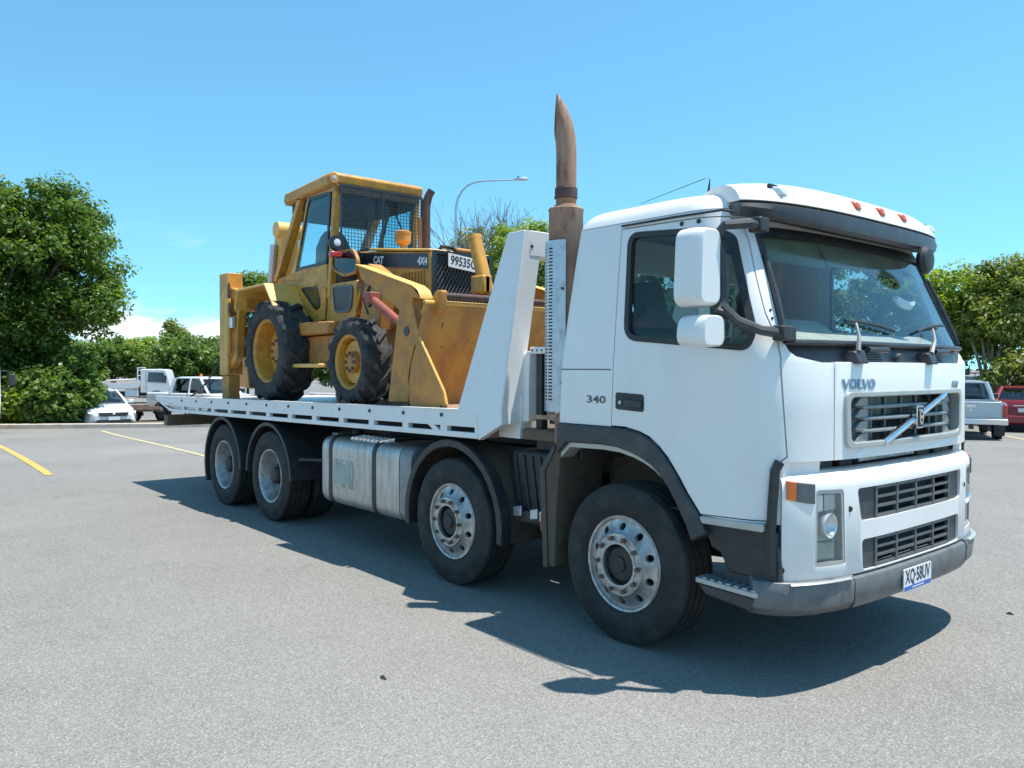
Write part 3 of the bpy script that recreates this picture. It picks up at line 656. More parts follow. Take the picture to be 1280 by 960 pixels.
# ------------------------------------------------------------------ wheels
AX = [0.0, -1.823, -5.297, -6.667]        # axle positions along x
TR, TW = .503, .29                        # tyre radius, width
def tyre_prof(r, w, rim, grooves=4):
    h = w/2; p = [(rim, -h*.72), (rim+.02, -h*.86), (rim+(r-rim)*.22, -h*.95), (rim+(r-rim)*.25, -h*.975), (rim+(r-rim)*.45, -h*1.0), (rim+(r-rim)*.60, -h*1.0), (rim+(r-rim)*.62, -h*.98), (rim+(r-rim)*.80, -h*.975), (r-.028, -h*.93), (r-.008, -h*.86)]
    for k in range(grooves):
        yc = -h*.62+1.24*h*k/(grooves-1)
        p += [(r, yc-.012), (r-.014, yc-.008), (r-.014, yc+.008), (r, yc+.012)]
    p += [(q, -y) for q, y in reversed(p[:10])]
    return p
tyre_me = to_mesh(B().lathe(tyre_prof(TR, TW, .288), n=72, closed=True))
def rim_mesh(prof, holes_r, hole_rad, y0, y1, nh=10):
    me = to_mesh(B().lathe(prof, n=80, closed=True))
    if nh:
        me = boolean(me, [B().cyl((holes_r*math.cos(2*math.pi*(k+.5)/nh), y0, holes_r*math.sin(2*math.pi*(k+.5)/nh)), (holes_r*math.cos(2*math.pi*(k+.5)/nh), y1, holes_r*math.sin(2*math.pi*(k+.5)/nh)), hole_rad, n=14) for k in range(nh)])
    return me
# outer side is -y; the steer disc bulges out, the drive disc is deeply dished
steer_rim = rim_mesh([(.300, -.118), (.304, -.126), (.298, -.132), (.286, -.128), (.278, -.112), (.262, -.112), (.200, -.150), (.192, -.166), (.142, -.170), (.132, -.160), (.132, -.140), (.185, -.140), (.255, -.085), (.275, -.06), (.275, .11), (.300, .12), (.300, .108), (.286, .10), (.288, -.10)], .2325, .0235, -.25, 0)
drive_rim = rim_mesh([(.300, -.118), (.304, -.126), (.298, -.132), (.286, -.128), (.272, -.105), (.262, .03), (.245, .06), (.20, .045), (.15, .045), (.15, .06), (.20, .06), (.25, .08), (.272, .06), (.286, .11), (.300, .12), (.300, .108), (.288, .09), (.288, -.10)], .228, .024, -.1, .2)
def nuts(r_, y0, y1, nn=10, rad=.016):
    b = B()
    for k in range(nn):
        a = 2*math.pi*k/nn; c = (r_*math.cos(a), r_*math.sin(a)); b.cyl((c[0], y0, c[1]), (c[0], y1, c[1]), rad, rad*.85, 6)
    return b
nut_steer, nut_drive = to_mesh(nuts(.166, -.166, -.198)), to_mesh(nuts(.168, .05, .012))
ring_steer = to_mesh(ring_prism([(.146*math.cos(2*math.pi*k/40)*(1+.04*math.cos(10*2*math.pi*k/40)), .146*math.sin(2*math.pi*k/40)*(1+.04*math.cos(10*2*math.pi*k/40))) for k in range(40)], [(.128*math.cos(2*math.pi*k/40), .128*math.sin(2*math.pi*k/40)) for k in range(40)], lambda p: (p[0], -.176, p[1]), lambda p: (p[0], -.166, p[1])))
hub_steer = to_mesh(B().lathe([(.001, -.165), (.045, -.165), (.05, -.150), (.10, -.146), (.112, -.135), (.125, -.12), (.13, -.02), (.2, .0), (.2, .12), (.001, .12)], n=32))
hub_drive = to_mesh(B().lathe([(.001, -.095), (.06, -.095), (.085, -.085), (.095, -.07), (.10, .0), (.13, .03), (.14, .05), (.205, .07), (.21, .2), (.001, .2)], n=32))
def wheel(x, yo, s, kind):
    """yo = |y| of the outer tyre face, s = -1 right / 1 left"""
    w = link('wheel', (hub_steer if kind == 'steer' else hub_drive), 'black_steel', truck)
    w.location = (x, s*(yo-TW/2), TR); w.rotation_euler = (0, 0, 0 if s < 0 else math.pi)
    w.rotation_euler[1] = 0
    for nm, me, mt in (('tyre', tyre_me, 'rubber'), ('rim', steer_rim if kind == 'steer' else drive_rim, 'alu_rim'), ('nut_ring', nut_steer if kind == 'steer' else nut_drive, 'rust_nut')):
        o = link(nm, me, mt, w)
        if nm == 'nut_ring': o['kind'] = 'stuff'
    if kind == 'steer': link('lock_ring', ring_steer, 'silver_frame', w)
    if kind == 'drive':
        o = link('inner_tyre', tyre_me, 'rubber', w); o.location = (0, .335, 0)
for i, ax in enumerate(AX):
    for s in (-1, 1): wheel(ax, 1.228, s, 'steer' if i < 2 else 'drive')
# ------------------------------------------------------------------ chassis
for s in (1, -1):
    def put(name, b, mt, par=truck, **k): return obj(name, b if s == 1 else b.mir(), mt, par, **k)
    put('chassis_rail', B().prism([(-8.3, .95), (-8.3, .78), (-7.8, .70), (.9, .70), (1.0, .78), (1.0, .95)], -.46, -.39), 'black_steel')
    put('subframe_rail', B().box(-8.6, -1.0, -.47, -.38, .965, 1.05), 'black_steel')
    for x in (.15, -1.68): put('leaf_spring', B().tube([(x-.75, -.50, .66), (x-.3, -.50, .54), (x, -.50, .52), (x+.3, -.50, .54), (x+.7, -.50, .66)], .045, 6), 'black_steel')
    # second-axle mudguard
    def guard(xc, r0, r1, a0, a1, y0, y1, mt='black_plastic', n=18, zc=TR, bev=.006):
        rings = []
        for k in range(n+1):
            c_, s_ = math.cos(R(a0+(a1-a0)*k/n)), math.sin(R(a0+(a1-a0)*k/n))
            rings.append([(xc+r0*c_, y0, zc+r0*s_), (xc+r1*c_, y0, zc+r1*s_), (xc+r1*c_, y1, zc+r1*s_), (xc+r0*c_, y1, zc+r0*s_)])
        return put('mudguard', B().loft(rings), mt, bev=bev)
    guard(AX[1], .595, .655, -8, 190, -1.235, -1.14)
    guard(AX[1], .625, .635, -8, 190, -1.139, -.85, 'mud')
    guard(AX[2], .565, .605, 0, 180, -1.245, -1.18); guard(AX[2], .59, .60, 0, 180, -1.179, -.60)
    guard(AX[3], .565, .605, 0, 205, -1.245, -1.18); guard(AX[3], .59, .60, 0, 205, -1.179, -.60)
    put('guard_stay', B().tube([(-4.66, -1.15, .74), (-4.2, -1.0, .76), (-4.1, -.5, .80)], .02, 6), 'black_steel')
    # fuel tank
    def tank_ring(x, g=1.0, dz=0):
        P = roundpoly([(-1.215, .375), (-.60, .375), (-.60, 1.045), (-1.215, 1.045)], .13, 6); cy, cz = -.9075, .71
        return [(x, cy+(y-cy)*g, cz+(z-cz)*g) for y, z in P]
    X0, X1 = -4.09, -2.60
    tank = put('fuel_tank', B().loft([tank_ring(X0, .80), tank_ring(X0+.012, .90), tank_ring(X0+.05, .975), tank_ring(X0+.10, 1.0), tank_ring(X1, 1.0)]), 'alu_tank')
    for xs in (-3.85, -3.02):
        P = [(xs-.03, y, z) for _, y, z in tank_ring(0, 1.018)]; Q = [(xs+.03, y, z) for _, y, z in tank_ring(0, 1.018)]
        put('tank_strap', B().loft([P, Q]), 'black_plastic', tank)
    rc = put('tank_step', B().box(-3.78, -3.42, -1.222, -1.213, .57, .83), 'alu_rim', tank, bev=.004)
    put('step_recess', B().box(-3.755, -3.45, -1.2245, -1.2225, .60, .80), 'interior', tank)
    for k in range(8): put('tank_rib', B().bar((-3.55+k*.075, -1.155, 1.04), (-3.49+k*.075, -1.03, 1.062), .030, .03), 'chrome', tank)
    put('tank_end_box', B().loft([tank_ring(X1+.004, .985), tank_ring(-2.46, .985), tank_ring(-2.43, .95)]), 'grille_slat')
    put('filler_cap', B().lathe([(.06, 0), (.06, .04), (.045, .055), (.001, .055)], (-3.95, -.85, 1.045), 'z', 18), 'black_plastic')
    # boxes between the two steer wheels
    put('battery_box', B().box(-1.28, -.80, -1.05, -.5, .56, 1.12), 'black_plastic', bev=.03)
    for k in range(5): put('box_rib', B().bar((-1.22+k*.09, -1.056, 1.08), (-1.14+k*.09, -1.056, .62), .02, .012, up=(0, 1, 0)), 'black_steel')
    put('air_tank', B().lathe([(.001, -.35), (.07, -.345), (.11, -.31), (.12, -.25), (.12, .25), (.11, .31), (.07, .345), (.001, .35)], (-1.0, -.72, .50), 'x', 20), 'black_steel')
    put('chassis_step', B().prism([(-1.27, .66), (-.79, .70), (-.79, .615), (-1.27, .575)], -1.10, -1.055), 'black_steel', bev=.006)
    for xa, xb in ((-1.17, -1.08), (-.98, -.90), (-.88, -.79)): put('alloy_bracket', B().prism([(xa, .70), (xb, .715), (xb, .64), (xa, .625)], -1.125, -1.101), 'galv', bev=.006)
    put('valve_block', B().box(-4.62, -4.50, -.80, -.62, .90, 1.02), 'galv', bev=.01)
    put('tail_lamp', B().box(-9.03, -9.001, -1.15, -.90, .90, .99), 'red_lens', bev=.006)
for x in AX: obj('axle', B().cyl((x, -.95, TR), (x, .95, TR), .075, n=14), 'black_steel', truck)
for x in AX[2:]: obj('differential', B().lathe([(.001, -.26), (.12, -.22), (.2, -.08), (.2, .08), (.12, .22), (.001, .26)], (x, 0, TR), 'x', 20), 'black_steel', truck)
obj('drive_shaft', B().cyl((-5.1, 0, .58), (-1.2, 0, .72), .06, n=12), 'black_steel', truck)
obj('gearbox', B().box(-1.3, .2, -.33, .33, .55, 1.0), 'black_steel', truck, bev=.08)
obj('engine_block', B().box(-.3, .95, -.40, .40, .50, 1.05), 'black_steel', truck, bev=.06)
for x in (-8.2, -6.0, -4.4, -2.5, -.9): obj('cross_member', B().box(x-.05, x+.05, -.385, .385, .74, .92), 'black_steel', truck)
obj('tilt_cylinder', B().cyl((-6.4, 0, .92), (-4.2, 0, 1.08), .07, n=14).cyl((-4.25, 0, 1.077), (-3.2, 0, 1.15), .04, n=12), 'black_steel', truck)
obj('underrun_bar', B().prism([(-9.0, 1.02), (-8.84, 1.02), (-8.84, .865), (-9.0, .865)], -1.22, 1.22), 'rusty_beam', truck, bev=.008)
for s in (-1, 1): obj('underrun_arm', B().box(-8.84, -8.2, s*.45-.04, s*.45+.04, .80, .96), 'black_steel', truck)

# ------------------------------------------------------------------ tray
def tz(x): return 1.39+.0148*(x+2.28)
def tl(b): return b.map(lambda x, y, z: (x, y, z+tz(x)))       # tray pieces are drawn from its top edge down
HX = -1.43                                                     # front end of the tray
for s in (1, -1):
    def put(name, b, mt, par=truck, **k): return obj(name, b if s == 1 else b.mir(), mt, par, **k)
    rail = put('side_rail', tl(B().prism([(-9.29, 0), (-9.24, -.045), (-8.95, -.125), (-8.6, -.128), (HX, -.128), (HX, 0)], -1.256, -1.246)), 'tray_white')
    put('rail_lip', tl(B().box(-9.28, -1.68, -1.262, -1.20, -.004, .006)), 'tray_white', rail)
    put('lower_bar', tl(B().prism([(-8.95, -.126), (-8.62, -.205), (-8.5, -.214), (HX, -.214), (HX, -.170), (-8.5, -.170), (-8.66, -.160), (-8.9, -.120)], -1.254, -1.20)), 'tray_white', rail, bev=.004)
    xs = -8.07
    while xs < -1.55:
        put('rail_post', tl(B().box(xs-.045, xs+.045, -1.2525, -1.21, -.172, -.1275)), 'tray_white', rail)
        put('rail_bolt', tl(B().cyl((xs-.02, -1.266, -.045), (xs-.02, -1.2565, -.045), .016, n=8)), 'black_steel', rail)
        xs += .563
    put('rail_post', tl(B().prism([(-2.10, -.1275), (-2.01, -.1275), (-1.93, -.172), (-2.02, -.172)], -1.2527, -1.21)), 'tray_white', rail)
    put('rail_post', tl(B().box(-1.47, HX, -1.2528, -1.20, -.214, -.1275)), 'tray_white', rail)
    put('longitudinal', tl(B().box(-9.0, -1.5, -.55, -.47, -.31, -.14)), 'black_steel')
    put('rail_end_cap', tl(B().box(HX+.001, HX+.04, -1.24, -1.05, -.21, -.12)), 'rust', rail)
    put('reflector_marker', tl(B().box(-8.70, -8.50, -1.2575, -1.2562, -.115, -.09)), 'galv', rail)
for k in range(15):
    x = -8.6+k*.5; obj('deck_bearer', tl(B().box(x-.04, x+.04, -1.20, 1.20, -.135, -.045)), 'black_steel', truck)
for k in range(6):     # deck plates with small joints
    x0 = -9.2+k*1.29; obj('deck_plate', tl(B().box(x0, x0+1.284, -1.2455, 1.2455, -.044, -.03)), 'tray_white' if k == 0 else 'galv', truck)
obj('tail_roller', tl(B().box(-9.26, -9.20, -1.24, 1.24, -.06, -.02)), 'rusty_beam', truck, bev=.006)
# headboard
for s in (1, -1):
    def put(name, b, mt, par=truck, **k): return obj(name, b if s == 1 else b.mir(), mt, par, **k)
    ly = lambda z: float(np.interp(z, [1.40, 2.735], [0, .15]))          # the posts lean in towards the top
    def lean(b): return b.map(lambda x, y, z: (x, y+ly(z), z))
    HB = [(-1.69, 1.385), (-1.265, 2.715), (-1.25, 2.735), (-1.07, 2.735), (-1.07, 2.70), (-1.117, 2.0), (-1.16, 1.42), (-1.15, 1.31), (-1.42, 1.18), (-1.43, 1.385)]
    hbp = put('headboard_post', lean(B().prism(HB, -1.2575, -1.20)), 'tray_white', bev=.004)
    put('post_front', lean(B().prism([(-1.072, 2.733), (-1.064, 2.733), (-1.111, 2.0), (-1.152, 1.42), (-1.143, 1.312), (-1.155, 1.312), (-1.165, 1.42), (-1.122, 2.0)], -1.253, -1.08)), 'tray_white', hbp, bev=.002)
    put('post_inner', lean(B().prism([(-1.46, 2.0), (-1.25, 2.60), (-1.085, 2.60), (-1.125, 2.0), (-1.165, 1.42), (-1.16, 1.33), (-1.6, 1.36)], -1.10, -1.08)), 'tray_white', hbp)
    put('post_foot', B().prism(roundpoly([(-1.152, 1.33), (-1.152, 1.80), (-1.09, 1.85), (-1.06, 1.85), (-1.07, 1.6), (-1.07, 1.33)], .02), -1.06, -.96), 'tray_white', hbp, bev=.004)
    put('lamp_hole', B().cyl((-1.082, -1.035, 2.62), (-1.066, -1.035, 2.62), .014, n=10), 'letter_dark', hbp)
obj('headboard_beam', B().prism([(-1.25, 2.55), (-1.245, 2.736), (-1.062, 2.736), (-1.072, 2.55)], -1.05, 1.05), 'tray_white', truck, bev=.006)
obj('headboard_panel', B().prism([(-1.42, 1.20), (-1.15, 1.20), (-1.12, 1.52), (-1.15, 1.52), (-1.45, 1.40)], -1.079, 1.079), 'tray_white', truck, bev=.004)
# gear behind the cab
rk = obj('rack', B().box(-1.02, -.96, -1.03, -.97, 1.25, 1.86), 'black_steel', truck)
obj('rack_post', B().box(-.93, -.88, -.98, -.94, 1.32, 1.84), 'black_steel', truck)
br = B().box(-1.06, -.84, -1.06, -.86, 1.83, 1.88); obj('rack_bracket', br, 'tray_white', truck, bev=.006)
for k in range(4): obj('bracket_hole', B().cyl((-1.03+k*.05, -1.0615, 1.855), (-1.03+k*.05, -1.0602, 1.855), .009, n=8), 'letter_dark', truck)
obj('air_hose', B().tube([(-.92+.05*math.cos(k*.9), -.86+.05*math.sin(k*.9), 1.40+k*.012) for k in range(30)], .012, 6), 'green_hose', truck)
obj('hose_clip', B().box(-.90, -.82, -1.03, -.93, 1.36, 1.41), 'tray_white', truck, bev=.004)
obj('rear_crossframe', B().box(-1.05, -.62, -1.0, 1.0, 1.12, 1.20), 'black_steel', truck, bev=.01)
obj('frame_plate', B().box(-1.12, -.60, -1.08, -.55, 1.20, 1.28), 'rusty_beam', truck, bev=.01)
obj('cab_lift_box', B().box(-.85, -.55, .3, .9, 1.2, 1.6), 'black_steel', truck, bev=.02)

# exhaust stack
EX, EY = -.768, -.978
muf = obj('muffler', B().lathe([(.08, 1.34), (.118, 1.37), (.122, 1.40), (.122, 2.835), (.126, 2.842), (.126, 2.852), (.118, 2.860), (.08, 2.866)], (EX, EY, 0), 'z', 36), 'rust', truck)
pb = B(); pts, rs = [], []
bd = Vector((-.58, -.815, 0)).normalized()
cur = [Vector((EX, EY, z))+bd*o for o, z in ((0, 2.86), (0, 3.02), (0, 3.26), (.006, 3.35), (.026, 3.45), (.064, 3.535), (.115, 3.615), (.18, 3.70), (.26, 3.79), (.34, 3.88))]
me = to_mesh(pb.tube(cur, .073, 28)); bm = bmesh.new(); bm.from_mesh(me)
bmesh.ops.bisect_plane(bm, geom=bm.verts[:]+bm.edges[:]+bm.faces[:], plane_co=Vector((EX, EY, 3.45))+bd*.080, plane_no=bd+Vector((0, 0, .06)), clear_outer=True)
bmesh.ops.delete(bm, geom=[f for f in bm.faces if len(f.verts) > 8], context='FACES_ONLY'); bm.to_mesh(me); bm.free()
stk = link('exhaust_pipe', me, 'rust', truck)
sm_ = stk.modifiers.new('solid', 'SOLIDIFY'); sm_.thickness = .004
obj('pipe_clamp', B().lathe([(.075, 2.925), (.081, 2.93), (.081, 3.0), (.075, 3.005), (.0745, 2.97)], (EX, EY, 0), 'z', 28, closed=True), 'rust_dark', truck)
obj('clamp_bolt', B().cyl((EX-.082, EY-.03, 2.945), (EX-.082, EY+.02, 2.945), .012, n=8), 'rust_dark', truck)
obj('pipe_collar', B().lathe([(.08, 2.862), (.092, 2.866), (.088, 2.878), (.076, 2.885)], (EX, EY, 0), 'z', 28), 'rust', truck)
def arc(a0, a1, r_, n=10): return [(EX+r_*math.cos(R(a0+(a1-a0)*k/n)), EY+r_*math.sin(R(a0+(a1-a0)*k/n))) for k in range(n+1)]
gd = to_mesh(B().prism(arc(190, 316, .148)+arc(190, 316, .143)[::-1], 1.42, 2.62, 'z'))
slot = []
cut = B()
for k in range(46):
    z = 1.50+k*.0235
    for a in (247, 270):
        ar, ai = arc(a-8, a+8, .16, 2), arc(a-8, a+8, .13, 2); cut.prism(ar+ai[::-1], z, z+.011, 'z')
guard_o = link('heat_guard', boolean(gd, [cut]), 'galv', truck)
for z in (2.28, 1.62):
    p = arc(308, 309, .149, 1)[0]; obj('guard_screw', B().cyl((p[0], p[1], z), (p[0]+.006, p[1]-.010, z), .011, n=8), 'black_steel', guard_o)
obj('exhaust_foot', B().box(-.70, -.56, -1.15, -.90, 1.20, 1.42), 'rust', truck, bev=.01)
obj('foot_strap', B().box(-.95, -.56, -1.165, -1.151, 1.365, 1.395), 'rust', truck)

# ================================================================== BACKHOE LOADER on the tray (faces forward)
BYC = -.12                                                    # its centre line
def dk(x): return tz(x)-.03                                   # deck surface
OFF[:] = [-4.8, BYC, dk(-4.8)]
hoe = tag(empty('backhoe_loader', tuple(OFF)), 'old yellow backhoe loader with mesh windscreen guard chained on the truck tray', 'backhoe')
def hs(u, v, y): p = on(u, v, 'y', y); return (p[0], p[2])
def lug_tyre(r, w, rim, nl, lug_h, wl):
    h = w/2; b = B()
    b.lathe([(rim, -h*.75), (rim+.03, -h*.95), (rim+(r-rim)*.5, -h), (r-.05, -h*.96), (r-.015, -h*.80), (r-.005, 0), (r-.015, h*.80), (r-.05, h*.96), (rim+(r-rim)*.5, h), (rim+.03, h*.95), (rim, h*.75)], n=56, closed=True)
    for k in range(nl*2):
        s = -1 if k % 2 else 1; a0 = 2*math.pi*k/(nl*2)
        rows = []
        for f in np.linspace(-.06, 1.0, 6):                   # from the centre line out to the shoulder, swept back
            y = s*h*f*.98; a = a0+.30*f*(1 if True else 1)*(.55/r)*.9
            rr = r+lug_h*(1-.25*max(0, f-.8)/.2) - (0 if f < .82 else (f-.82)*.12)
            da = wl/r*(1+.35*f)
            rows.append([((r-.05)*math.cos(a-da), y, (r-.05)*math.sin(a-da)), (rr*math.cos(a-da*.72), y, rr*math.sin(a-da*.72)), (rr*math.cos(a+da*.72), y, rr*math.sin(a+da*.72)), ((r-.05)*math.cos(a+da), y, (r-.05)*math.sin(a+da))])
        yy = s*h*1.005; a = a0+.30*(.55/r)*.9*1.05; da = wl/r*1.3
        rows.append([((r-.09)*math.cos(a-da), yy, (r-.09)*math.sin(a-da)), ((r-.05)*math.cos(a-da*.7), yy, (r-.05)*math.sin(a-da*.7)), ((r-.05)*math.cos(a+da*.7), yy, (r-.05)*math.sin(a+da*.7)), ((r-.09)*math.cos(a+da), yy, (r-.09)*math.sin(a+da))])
        b.loft(rows)
    return b
RRX, RFX = -5.735, -3.755
def hoe_wheel(x, r, w, yo, rim, s, nl, dish):
    ty = lug_tyre(r-.03, w, rim, nl, .03, .040 if r > .5 else .034)
    hub = B().lathe([(.001, -w/2+dish-.05), (rim*.38, -w/2+dish-.05), (rim*.42, -w/2+dish-.02), (rim*.42, -w/2+dish+.08), (.001, -w/2+dish+.08)], n=24)
    rm = B().lathe([(rim+.012, -w/2*.74), (rim+.016, -w/2*.80), (rim, -w/2*.84), (rim*.93, -w/2*.70), (rim*.88, -w/2*.1+dish*.4), (rim*.80, -w/2+dish), (rim*.4, -w/2+dish), (rim*.4, -w/2+dish+.03), (rim*.8, -w/2+dish+.03), (rim*.93, w/2*.5), (rim+.012, w/2*.74), (rim+.012, w/2*.6), (rim, w/2*.5), (rim, -w/2*.5)], n=48, closed=True)
    nb = nuts(rim*.33, -w/2+dish-.05, -w/2+dish-.075, 8, .018)
    o0 = list(OFF); OFF[:] = [0, 0, 0]
    wh = obj('wheel', hub, 'yellow_dull', hoe); t = obj('tyre', ty, 'dusty_rubber', wh, sm=30); rr = obj('rim', rm, 'yellow', wh); n_ = obj('nut_ring', nb, 'rust_nut', wh); n_['kind'] = 'stuff'
    OFF[:] = o0
    wh.location = (x-OFF[0], s*(yo-w/2), dk(x)+r-OFF[2]); wh.rotation_euler = (0, 0, 0 if s < 0 else math.pi)
for s in (-1, 1):
    hoe_wheel(RRX, .603, .40, .98, .365, s, 13, .22); hoe_wheel(RFX, .440, .30, .98, .262, s, 12, .10)
def H(name, b, mt, par=hoe, **k): return obj(name, b, mt, par, **k)
def my(b): return b.map(lambda x, y, z: (x, 2*BYC-y, z))       # mirror about the machine's centre line
def both(name, fn, mt, par=hoe, **k):
    H(name, fn(), mt, par, **k); H(name, my(fn()), mt, par, **k)
CY = -.68                                                     # right face of its cab
yl = 2*BYC-CY
# frame and engine
H('main_frame', B().prism([(-6.9, 1.75), (-6.9, 2.25), (-5.2, 2.30), (-3.3, 2.05), (-3.2, 1.80), (-4.4, 1.65)], BYC-.30, BYC+.30), 'yellow_dull', bev=.02)
H('front_axle', B().cyl((RFX, BYC-.75, dk(RFX)+.44), (RFX, BYC+.75, dk(RFX)+.44), .08, n=12), 'yellow_dull')
H('rear_axle', B().cyl((RRX, BYC-.75, dk(RRX)+.60), (RRX, BYC+.75, dk(RRX)+.60), .12, n=14), 'yellow_dull')
# bonnet
HY0, HY1 = BYC-.30, BYC+.42
HX0, HX1 = -4.75, -3.27
hd = H('engine_bonnet', B().prism([(HX0, 2.10), (HX0, 3.03), (HX1, 2.875), (HX1, 2.30), (-3.4, 2.10)], HY0, HY1), 'yellow', bev=.015)
H('bonnet_top', B().prism([(HX0+.3, 3.010), (HX1-.01, 2.880), (HX1-.01, 2.905), (HX0+.3, 3.035)], HY0-.02, HY1+.02), 'yellow_pale', hd, bev=.01)
H('decal_stripe', B().prism([(HX0+.05, 2.865), (HX1-.05, 2.715), (HX1-.05, 2.862), (HX0+.05, 3.005)], HY0-.0035, HY0-.001), 'decal_black', hd)
H('decal_edge', B().prism([(HX0+.05, 2.853), (HX1-.05, 2.703), (HX1-.05, 2.714), (HX0+.05, 2.864)], HY0-.0035, HY0-.001), 'ram_red', hd)
sl_ = (2.715-2.865)/(HX1-HX0-.1)
def dt(s, x, z, size): return text('decal_text', s, size, 'plate_white', hd, frame_at((x, HY0-.0045, z), (1, 0, sl_), (-sl_, 0, 1)), ext=.0006, bold=.004)
dt('CAT', -4.27, 2.885, .105); dt('4X4', -3.42, 2.792, .10)
for k in range(8): H('louvre', B().prism([(-3.80+k*.055, 2.32), (-3.765+k*.055, 2.32), (-3.765+k*.055, 2.70), (-3.80+k*.055, 2.70)], HY0-.012, HY0-.001), 'yellow_dull', hd)
# radiator guard: real crossed wires
gx = HX1+.03
ggd = H('radiator_guard', B().box(HX1+.002, HX1+.02, HY0+.03, HY1-.03, 2.30, 2.86), 'dark_mesh')
H('guard_frame', ring_prism([(HY0, 2.29), (HY1, 2.29), (HY1, 2.885), (HY0, 2.885)], [(HY0+.035, 2.325), (HY1-.035, 2.325), (HY1-.035, 2.85), (HY0+.035, 2.85)], lambda p: (gx+.03, *p), lambda p: (gx-.02, *p)), 'decal_black', ggd)
gm = B()
for k in range(-14, 20):
    for d in (-1, 1):
        y0 = HY0+.04+k*.045; pts = []
        z0, z1 = 2.325, 2.85; dy = (z1-z0)*.6
        a, b_ = (y0, z0 if d > 0 else z1), (y0+dy, z1 if d > 0 else z0)
        lo, hi = HY0+.035, HY1-.035
        if b_[0] <= lo or a[0] >= hi: continue
        f = lambda y: a[1]+(b_[1]-a[1])*(y-a[0])/(b_[0]-a[0])
        ya, yb = max(a[0], lo), min(b_[0], hi); gm.tube([(gx+d*.004, ya, f(ya)), (gx+d*.004, yb, f(yb))], .0045, 4)
o = H('guard_wire', gm, 'grille_grey', ggd); o['kind'] = 'stuff'
pxl = gx+.036
np_ = H('number_plate', B().prism(roundpoly([(-.262, 2.715), (.105, 2.715), (.105, 2.852), (-.262, 2.852)], .012), pxl, pxl+.006, 'x').map(lambda x, y, z: (x, y, z-.10*(y+.08))), 'plate_white')
text('plate_text', '99535C', .125, 'ram_red' if False else 'letter_dark', np_, frame_at((pxl+.0065, -.075, 2.783), (0, 1, -.10), (0, .10, 1)), ext=.0006, bold=.003, sx=.80)
H('bonnet_hose', B().tube([(HX1-.1, BYC-.15, 2.88), (HX1-.08, BYC-.12, 2.95), (HX1+.02, BYC-.05, 2.93), (HX1+.02, BYC, 2.88)], .02, 6), 'hose')
H('bonnet_lamp', B().box(HX1-.02, HX1+.05, BYC-.02, BYC+.22, 2.885, 2.935), 'yellow_dull', bev=.02)
# air cleaner and exhaust
H('precleaner', B().lathe([(.03, 2.88), (.035, 3.03), (.07, 3.05), (.085, 3.07), (.085, 3.15), (.09, 3.155), (.09, 3.175), (.06, 3.19), (.001, 3.19)], (-4.02, -.27, 0), 'z', 22), 'yellow_dull')
H('exhaust_stack', B().tube([(-4.40, .29, 2.95), (-4.40, .29, 3.30), (-4.40, .285, 3.55), (-4.40, .29, 3.62), (-4.385, .31, 3.70), (-4.36, .335, 3.76)], [.045, .045, .048, .05, .048, .046], 14), 'rust_dark')
H('stack_guard', B().tube([(-4.46, .25, 2.95), (-4.46, .25, 3.45)], .03, 10), 'rust')
# cab ---------------------------------------------------------------
def P3(x, y, z): return (x, y, z)
ZB, ZR = 2.85, 3.74                                           # sill and roof underside
roofp = [(-6.03, 3.77), (-6.0, 3.835), (-4.80, 3.895), (-4.72, 3.86), (-4.75, 3.76), (-6.03, 3.72)]
rf = H('cab_roof', B().prism(roofp, CY-.03, yl+.03), 'yellow', bev=.02)
H('roof_rim', B().prism([(-6.02, 3.70), (-4.74, 3.742), (-4.74, 3.758), (-6.02, 3.718)], CY-.01, yl+.01), 'yellow_dull', rf)
pt = H('cab_post', B().bar((-5.64, CY+.04, 3.73), (-6.33, CY+.04, 2.80), .075, .10, up=(0, 1, 0)), 'yellow')
H('cab_post', my(B().bar((-5.64, CY+.04, 3.73), (-6.33, CY+.04, 2.80), .075, .10, up=(0, 1, 0))), 'yellow')
both('cab_post', lambda: B().bar((-4.79, CY+.04, 3.76), (-4.93, CY+.04, 2.50), .07, .08, up=(0, 1, 0)), 'yellow', bev=.008)
both('door_rail', lambda: B().prism([(-6.20, 2.83), (-5.58, 2.885), (-4.97, 2.89), (-4.95, 2.62), (-5.60, 2.76), (-6.30, 2.80)], CY+.002, CY+.05), 'yellow', bev=.006)
both('door_frame', lambda: B().bar((-5.43, CY+.03, 3.72), (-5.80, CY+.03, 2.86), .035, .05, up=(0, 1, 0)), 'yellow', bev=.004)
both('door_frame', lambda: B().bar((-5.45, CY+.03, 3.705), (-4.85, CY+.03, 3.715), .05, .03, up=(0, 1, 0)), 'yellow', bev=.004)
GL = [(-5.81, 2.885), (-4.99, 2.90), (-4.885, 3.69), (-5.44, 3.70)]
both('side_window', lambda: B().prism(GL, CY+.018, CY+.024), 'cab_glass', sm=0)
both('window_gasket', lambda: ring_prism(roundpoly(grow(GL, .006), .05), roundpoly(grow(GL, -.03), .05), lambda p: (p[0], CY+.010, p[1]), lambda p: (p[0], CY+.027, p[1])), 'decal_black')
both('rear_quarter_window', lambda: B().prism([(-6.32, 2.86), (-5.90, 2.88), (-5.56, 3.69), (-5.98, 3.70)], CY+.07, CY+.076), 'lens_glass', sm=0)
